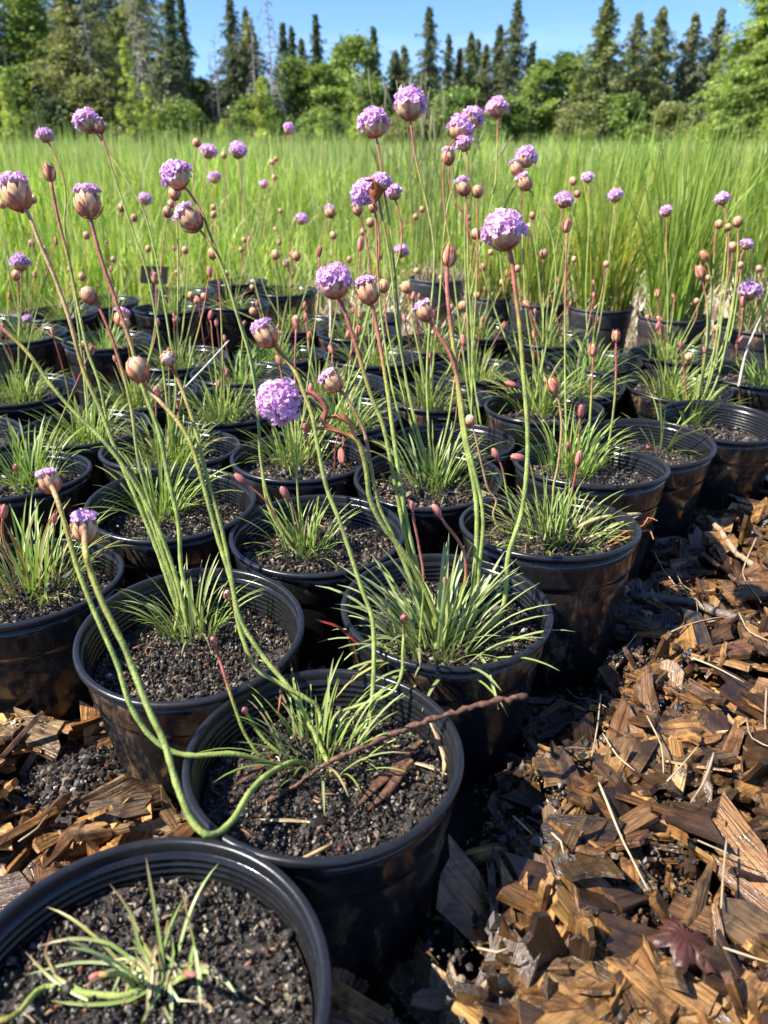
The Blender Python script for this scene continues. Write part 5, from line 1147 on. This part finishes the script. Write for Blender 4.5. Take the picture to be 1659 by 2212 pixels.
# ------------------------------------------------------------------ trees
def diamonds(C, U, Wd, col):
    n = len(C); V = np.stack([C - U, C + Wd, C + U, C - Wd], 1).reshape(-1, 3)
    Q = np.arange(n * 4).reshape(n, 4); return V, Q, np.repeat(col, 4, 0)
def unit(v): return v / (np.linalg.norm(v, axis=-1, keepdims=True) + 1e-9)
def tree(kind, xp, ytop, wpx, Y, col, label, seed, dens=1.0, ybase=328, t0=.04, name=None, group='trees at the edge of the wood', ragged=.3, droop=.5, lean=0.0):
    r_ = np.random.default_rng(seed); base = on_y(xp, ybase, Y); base[2] = -.02
    top = on_y(xp, ytop, Y); H = top[2]; Rm = wpx * (.66 if kind == 'fir' else .72 if kind == 'cedar' else .56) * depth_of(base) / F; col = np.array(col)
    root = empty(name or {'fir': 'fir_tree', 'cedar': 'cedar_tree', 'broad': 'broadleaf_tree', 'snag': 'dead_tree', 'sapling': 'sapling'}[kind], base)
    tag(root, label, 'tree', group)
    bk = np.array((.13, .10, .075)) if kind != 'snag' else np.array((.30, .27, .24))
    tr = []
    wob = r_.normal(0, .008, 2) * H
    P = catmull([(0, 0, 0), (wob[0] + lean * .3, wob[1], H * .4), (wob[0] * .5 + lean, 0, H * .99)], H / 14)
    r0 = max(.05, .012 * H) if kind != 'sapling' else .02
    V, Fq, t = tube(P, np.linspace(r0, r0 * .12, len(P)), 7, .03, r_); tr.append((V, Fq, bk))
    Cc, Uu, Ww, Kk = [], [], [], []
    def axis_pt(z): return np.array((np.interp(z, P[:, 2], P[:, 0]), np.interp(z, P[:, 2], P[:, 1]), z))
    if kind in ('fir', 'cedar'):
        nb = int(190 * dens)
        for i in range(nb):
            t = t0 + (1 - t0) * (i + r_.random()) / nb
            if kind == 'fir': prof = (1 - t) ** .75 * (.55 + .45 * min(1, (t - t0) * 6 + .3))
            else: prof = max(0, 1 - t ** 1.35) ** .8 * (.8 + .2 * min(1, t * 4))
            ln = Rm * max(.05, prof) * (1 + ragged * r_.normal()); ln = max(ln, .04 * Rm + .12)
            az = i * 2.39996 + r_.normal(0, .4); d = np.array((math.cos(az), math.sin(az), 0)); a0 = axis_pt(t * H)
            rise = (.25 if t > .75 else 0) - .1 * r_.random()
            k = max(4, int(ln / .30 * 1.15)); s = (np.arange(k) + r_.random(k)) / k
            pos = a0 + d * (s * ln)[:, None]; pos[:, 2] += rise * s * ln - droop * ln * .38 * s ** 2
            if ln > .8:
                V, Fq, tt = tube(np.array([a0, a0 + d * ln * .5 + (0, 0, rise * ln * .5 - droop * ln * .095), a0 + d * ln * .95 + (0, 0, rise * ln * .95 - droop * ln * .34)]), [r0 * .16, r0 * .1, r0 * .03], 4, 0, r_); tr.append((V, Fq, bk * .8))
            m = 7
            pos = np.repeat(pos, m, 0); sp = np.repeat(s, m)
            lat = np.array((-d[1], d[0], 0)); w_ = .34 * ln * (1 - .75 * sp) * .6 + .12
            pos = pos + lat * (r_.normal(0, 1, len(pos)) * w_ * .6)[:, None] + r_.normal(0, .09, pos.shape)
            pos[:, 2] -= np.abs(r_.normal(0, .16 + .1 * droop, len(pos)))
            size = r_.uniform(.12, .27, len(pos)) * (1.15 if kind == 'cedar' else 1)
            u = unit(d + lat * r_.normal(0, .6, (len(pos), 1)) + np.array((0, 0, -1)) * (droop * r_.uniform(.3, 1.6, (len(pos), 1))) + r_.normal(0, .25, pos.shape)) * size[:, None]
            wv = unit(np.cross(u, r_.normal(0, 1, pos.shape))) * (size * r_.uniform(.28, .5, len(pos)))[:, None]
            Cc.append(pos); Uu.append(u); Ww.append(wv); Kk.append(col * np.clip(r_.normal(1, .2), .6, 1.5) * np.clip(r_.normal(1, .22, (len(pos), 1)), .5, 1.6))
    elif kind in ('broad', 'sapling'):
        nblob = int((78 if kind == 'broad' else 34) * dens)
        for i in range(nblob):
            if kind == 'broad':
                t = t0 + (1 - t0) * r_.random() ** .9; prof = max(.12, math.sin(math.pi * min(1, .28 + .69 * t))) ** .75
            else:
                t = .03 + .97 * (i + .5) / nblob; prof = (1 - t) ** .8 * .9 + .1
            az = r_.random() * 6.283; q = Rm * prof * r_.random() ** .42 * .92
            br = (Rm * r_.uniform(.13, .30) if kind == 'broad' else Rm * r_.uniform(.20, .42) * (.5 + .6 * prof))
            c = axis_pt(min(t * H, H - br * .5)) + np.array((q * math.cos(az), q * math.sin(az), 0))
            a0 = axis_pt(max(.02, t * .72) * H)
            if kind == 'sapling' or i % 3 == 0:
                V, Fq, tt = tube(np.array([a0, (a0 + c) / 2 + (0, 0, -.04 * H * (kind == 'broad')), c]), [r0 * .3, r0 * .18, r0 * .05], 4, 0, r_); tr.append((V, Fq, bk))
            n = int((120 if kind == 'broad' else 60))
            dirs = unit(r_.normal(0, 1, (n, 3)))
            pos = c + r_.normal(0, .58, (n, 3)) * br * np.array((1.1, 1.1, .7)) if kind == 'broad' else c + dirs * br * (.4 + .6 * r_.random((n, 1))) * np.array((1.05, 1.05, .8))
            size = r_.uniform(.13, .27, n)
            if kind == 'sapling': size = br * r_.uniform(.16, .32, n)
            u = unit(r_.normal(0, 1, (n, 3)) * (1, 1, .6)) * size[:, None]; wv = unit(np.cross(u, dirs * .6 + r_.normal(0, .5, (n, 3)) + (0, 0, .6))) * (size * .62)[:, None]
            Cc.append(pos); Uu.append(u); Ww.append(wv); Kk.append(col * np.clip(r_.normal(1, .26), .5, 1.6) * np.clip(r_.normal(1, .16, (n, 1)), .6, 1.5))
    else:
        nb = int(46 * dens)
        for i in range(nb):
            t = t0 + (1 - t0) * (i + r_.random()) / nb; ln = Rm * (1 - t) ** .5 * r_.uniform(.5, 1.2); az = r_.random() * 6.283
            d = np.array((math.cos(az), math.sin(az), 0)); a0 = axis_pt(t * H)
            Pb = catmull([a0, a0 + d * ln * .5 + (0, 0, .08 * ln), a0 + d * ln * .9 + (0, 0, -droop * ln * .5), a0 + d * ln + (0, 0, -droop * ln * .9)], ln / 5 + .05)
            V, Fq, tt = tube(Pb, np.linspace(.05, .014, len(Pb)) * max(.6, H / 14), 4, 0, r_); tr.append((V, Fq, bk * r_.uniform(.8, 1.2)))
            for q in range(3):
                k = r_.integers(len(Pb) // 2, len(Pb)); e = unit(r_.normal(0, 1, 3) * (.8, .8, .3) + d * .4 + (0, 0, -.5)) * ln * .3
                V, Fq, tt = tube(np.array([Pb[k], Pb[k] + e * .6, Pb[k] + e + (0, 0, -.1 * ln)]), [.018, .014, .008], 3, 0, r_); tr.append((V, Fq, bk * r_.uniform(.8, 1.2)))
    J = join(tr); obj('trunk', mesh_np('trunk', J[0], J[1], M_BARK, J[2]), root)
    if Cc:
        V, Q, c = diamonds(np.concatenate(Cc), np.concatenate(Uu), np.concatenate(Ww), np.concatenate(Kk))
        obj('crown', mesh_np('crown', V, Q, M_FOLIAGE, c), root)
    return root
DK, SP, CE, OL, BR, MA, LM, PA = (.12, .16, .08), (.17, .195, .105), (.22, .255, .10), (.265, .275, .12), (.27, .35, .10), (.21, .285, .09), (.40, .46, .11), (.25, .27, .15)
TREES = [  # kind, x, top y, width, distance, colour, label, extra
 ('fir', 30, -60, 150, 96, DK, 'dark dense conifer at the wood edge behind the yellow sapling', dict(dens=1.3, t0=.02)),
 ('broad', 108, -40, 130, 98, BR, 'bright light green maple rising between dark conifers', dict(dens=1.1, t0=.25)),
 ('cedar', 195, -50, 170, 94, OL, 'broad olive cedar with drooping fronds', dict(dens=1.3, t0=.02)),
 ('broad', 70, 150, 130, 92, MA, 'dark green maple understorey below the bright maple', dict(dens=.9)),
 ('broad', 215, 170, 130, 90, OL, 'rounded olive bush below the broad cedar', dict(dens=.9)),
 ('cedar', 285, 20, 120, 104, CE, 'cedar with thin crown half hidden by the tallest sapling', dict(dens=1.0, t0=.02)),
 ('snag', 326, -40, 110, 93, DK, 'bare grey dead conifer with drooping dead branches', dict(dens=1.6, t0=.15, droop=1.0)),
 ('snag', 222, -40, 80, 92, DK, 'bare grey trunk showing in front of the olive cedar', dict(dens=.9, t0=.4, droop=.8)),
 ('fir', 395, -25, 84, 97, DK, 'narrow dark spruce beside the gap of sky', dict(dens=1.2, t0=.02, ragged=.4)),
 ('fir', 420, -30, 44, 99, DK, 'very thin dark spruce at the edge of the sky gap', dict(dens=.8, t0=.1, ragged=.5)),
 ('cedar', 370, 120, 150, 95, PA, 'grey green cedar below the narrow spruce', dict(dens=1.2, t0=.02, droop=.8)),
 ('snag', 482, 62, 60, 95, DK, 'forked white dead tree in the sky gap', dict(dens=.55, t0=.35, droop=-.6)),
 ('snag', 468, 100, 40, 97, DK, 'short bleached snag beside the forked dead tree', dict(dens=.4, t0=.4, droop=-.5)),
 ('broad', 455, 175, 120, 100, MA, 'low green maple filling the foot of the sky gap', dict(dens=1.0)),
 ('fir', 520, -5, 90, 98, SP, 'tall grey spruce with dead lower limbs', dict(dens=1.1, ragged=.5, t0=.05)),
 ('cedar', 555, 40, 110, 100, PA, 'thin grey cedar behind the twin dead trunks', dict(dens=.9, t0=.02)),
 ('snag', 592, -30, 90, 93, DK, 'tallest grey dead trunk with bare side branches', dict(dens=1.2, t0=.1, droop=.9)),
 ('snag', 560, 25, 60, 94, DK, 'thinner dead trunk beside the tallest one', dict(dens=.8, t0=.2, droop=.9)),
 ('fir', 624, 48, 60, 108, DK, 'small dark fir topping the grey cluster', dict(dens=.9)),
 ('fir', 641, 58, 50, 110, DK, 'small dark fir next to another of the same height', dict(dens=.8)),
 ('fir', 690, 30, 66, 112, DK, 'fir with tufted ragged top standing above the maples', dict(dens=.9, ragged=.6, t0=.1)),
 ('broad', 640, 130, 110, 104, MA, 'green maple to one side of the tufted fir', dict(dens=1.0)),
 ('broad', 700, 140, 100, 102, BR, 'light green maple beneath the tufted fir', dict(dens=.9)),
 ('broad', 765, 78, 130, 103, BR, 'airy pale green alder with pale trunks', dict(dens=.85, t0=.3)),
 ('fir', 808, 58, 64, 108, DK, 'pointed dark fir behind the airy alder', dict(dens=1.1)),
 ('broad', 800, 180, 120, 100, MA, 'dark green maple at the foot of the pointed fir', dict(dens=1.0)),
 ('cedar', 872, 100, 60, 112, PA, 'pale thin conifer among the far firs', dict(dens=.7)),
 ('fir', 922, 16, 84, 104, SP, 'tall fir with ragged spreading top limbs', dict(dens=1.1, ragged=.65, t0=.05)),
 ('fir', 962, 74, 46, 110, SP, 'slender fir close behind the ragged fir', dict(dens=.8, ragged=.5)),
 ('fir', 1006, 70, 80, 106, CE, 'symmetrical green fir with a fine point', dict(dens=1.0, ragged=.2)),
 ('fir', 1066, 54, 66, 108, SP, 'bluish fir on the near side of the tallest one', dict(dens=1.0, ragged=.45)),
 ('fir', 1102, -2, 90, 104, SP, 'tallest ragged fir beside the open sky', dict(dens=1.3, ragged=.5, t0=.04)),
 ('fir', 548, 20, 76, 103, SP, 'grey green spruce standing behind the dead trunks', dict(dens=1.0, ragged=.4)),
 ('fir', 735, 92, 70, 110, CE, 'mid green fir between the tufted fir and the alder', dict(dens=.9, ragged=.35)),
 ('cedar', 850, 110, 70, 106, SP, 'slim cedar by the pale thin conifer', dict(dens=.9)),
 ('fir', 1040, 96, 64, 109, PA, 'short pale fir between two taller firs', dict(dens=.9, ragged=.3)),
 ('fir', 985, 104, 60, 111, SP, 'short dark fir behind the symmetrical fir', dict(dens=.9)),
 ('fir', 658, 84, 64, 107, SP, 'plain fir behind the side maple', dict(dens=.9)),
 ('fir', 1135, 92, 60, 109, SP, 'small fir tucked against the tallest ragged fir', dict(dens=.9)),
 ('broad', 985, 190, 120, 98, MA, 'green shrubby maple below the slender fir', dict(dens=.9)),
 ('broad', 1160, 130, 100, 98, BR, 'bright green maple under the open sky', dict(dens=1.1)),
 ('broad', 1215, 118, 100, 99, MA, 'darker maple leaning on the broad cedar', dict(dens=1.0)),
 ('broad', 1090, 215, 120, 95, MA, 'low maple below the tallest ragged fir', dict(dens=.9)),
 ('cedar', 1282, -12, 118, 96, CE, 'broad tall cedar beside the open sky', dict(dens=1.5, ragged=.25, t0=.02)),
 ('cedar', 1346, 26, 84, 102, PA, 'pale pointed cedar between two darker ones', dict(dens=1.0, t0=.02)),
 ('cedar', 1392, 14, 96, 98, CE, 'tapering cedar with a long pointed top', dict(dens=1.3, t0=.02)),
 ('snag', 1408, 62, 14, 97, DK, 'bare reddish leaning dead pole between cedars', dict(dens=.15, lean=1.1, t0=.6)),
 ('cedar', 1462, 30, 104, 99, PA, 'grey green cedar with thin translucent top', dict(dens=1.1, t0=.02)),
 ('cedar', 1512, 18, 90, 100, PA, 'taller thin topped cedar beside the bright tree', dict(dens=1.0, t0=.02)),
 ('cedar', 1612, -90, 170, 80, (.30, .37, .10), 'big bright feathery tree at the field corner', dict(dens=1.9, t0=.02, ragged=.35)),
 ('cedar', 1690, -140, 180, 76, (.27, .34, .09), 'large feathery tree crowding the big bright one', dict(dens=1.7, t0=.02, ragged=.35)),
 ('broad', 1580, 150, 110, 78, BR, 'bright low limbs of a tree at the field corner', dict(dens=1.0)),
 ('broad', 1330, 210, 120, 93, MA, 'low green maple below the pale pointed cedar', dict(dens=.9)),
 ('broad', 1440, 225, 110, 92, OL, 'olive shrub at the foot of the leaning pole', dict(dens=.9)),
 ('broad', 1240, 230, 110, 92, OL, 'olive shrub at the foot of the broad cedar', dict(dens=.9)),
 ('broad', 560, 215, 130, 92, MA, 'dark maple shrub below the dead trunks', dict(dens=.9)),
 ('broad', 400, 225, 130, 91, MA, 'shady shrub below the grey green cedar', dict(dens=.9)),
 ('broad', 890, 225, 120, 93, OL, 'olive shrub below the ragged fir', dict(dens=.9)),
 ('broad', 690, 240, 130, 91, MA, 'shady maple shrub beneath the light maple', dict(dens=.9)),
 ('broad', 140, 215, 120, 89, DK, 'dark green shrub below the olive cedar', dict(dens=.9)),
 ('broad', 10, 225, 120, 89, DK, 'dark green shrub below the dark conifer', dict(dens=.9)),
]
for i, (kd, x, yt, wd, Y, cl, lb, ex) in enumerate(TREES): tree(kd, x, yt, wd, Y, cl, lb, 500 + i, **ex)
# darker second rank of the wood
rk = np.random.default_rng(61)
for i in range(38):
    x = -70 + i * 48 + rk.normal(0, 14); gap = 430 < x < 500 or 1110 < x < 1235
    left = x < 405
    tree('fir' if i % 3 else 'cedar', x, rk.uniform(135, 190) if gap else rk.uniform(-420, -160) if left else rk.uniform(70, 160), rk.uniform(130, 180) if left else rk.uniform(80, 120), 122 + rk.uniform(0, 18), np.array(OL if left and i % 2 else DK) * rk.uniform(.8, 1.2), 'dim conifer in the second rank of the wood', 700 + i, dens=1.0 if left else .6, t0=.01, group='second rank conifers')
# yellow green saplings in the field
SAP = [(34, 165, 52, 24, 'curved yellow green sapling at the end of the field'), (298, 78, 50, 24, 'tallest slim yellow green sapling'), (330, 178, 44, 24.5, 'shorter yellow sapling beside the tallest one'),
       (572, 163, 66, 26, 'broad based yellow green sapling before the dead trunks'), (695, 242, 34, 25, 'small slim sapling below the tufted fir'), (776, 208, 40, 25, 'pale sapling just behind a pink flower'), (487, 255, 44, 26, 'short bushy sapling before the sky gap')]
for i, (x, yt, wd, Y, lb) in enumerate(SAP): tree('sapling', x, yt, wd * 1.35, Y, LM, lb, 900 + i, dens=1.6, ybase=325, group='saplings in the meadow')
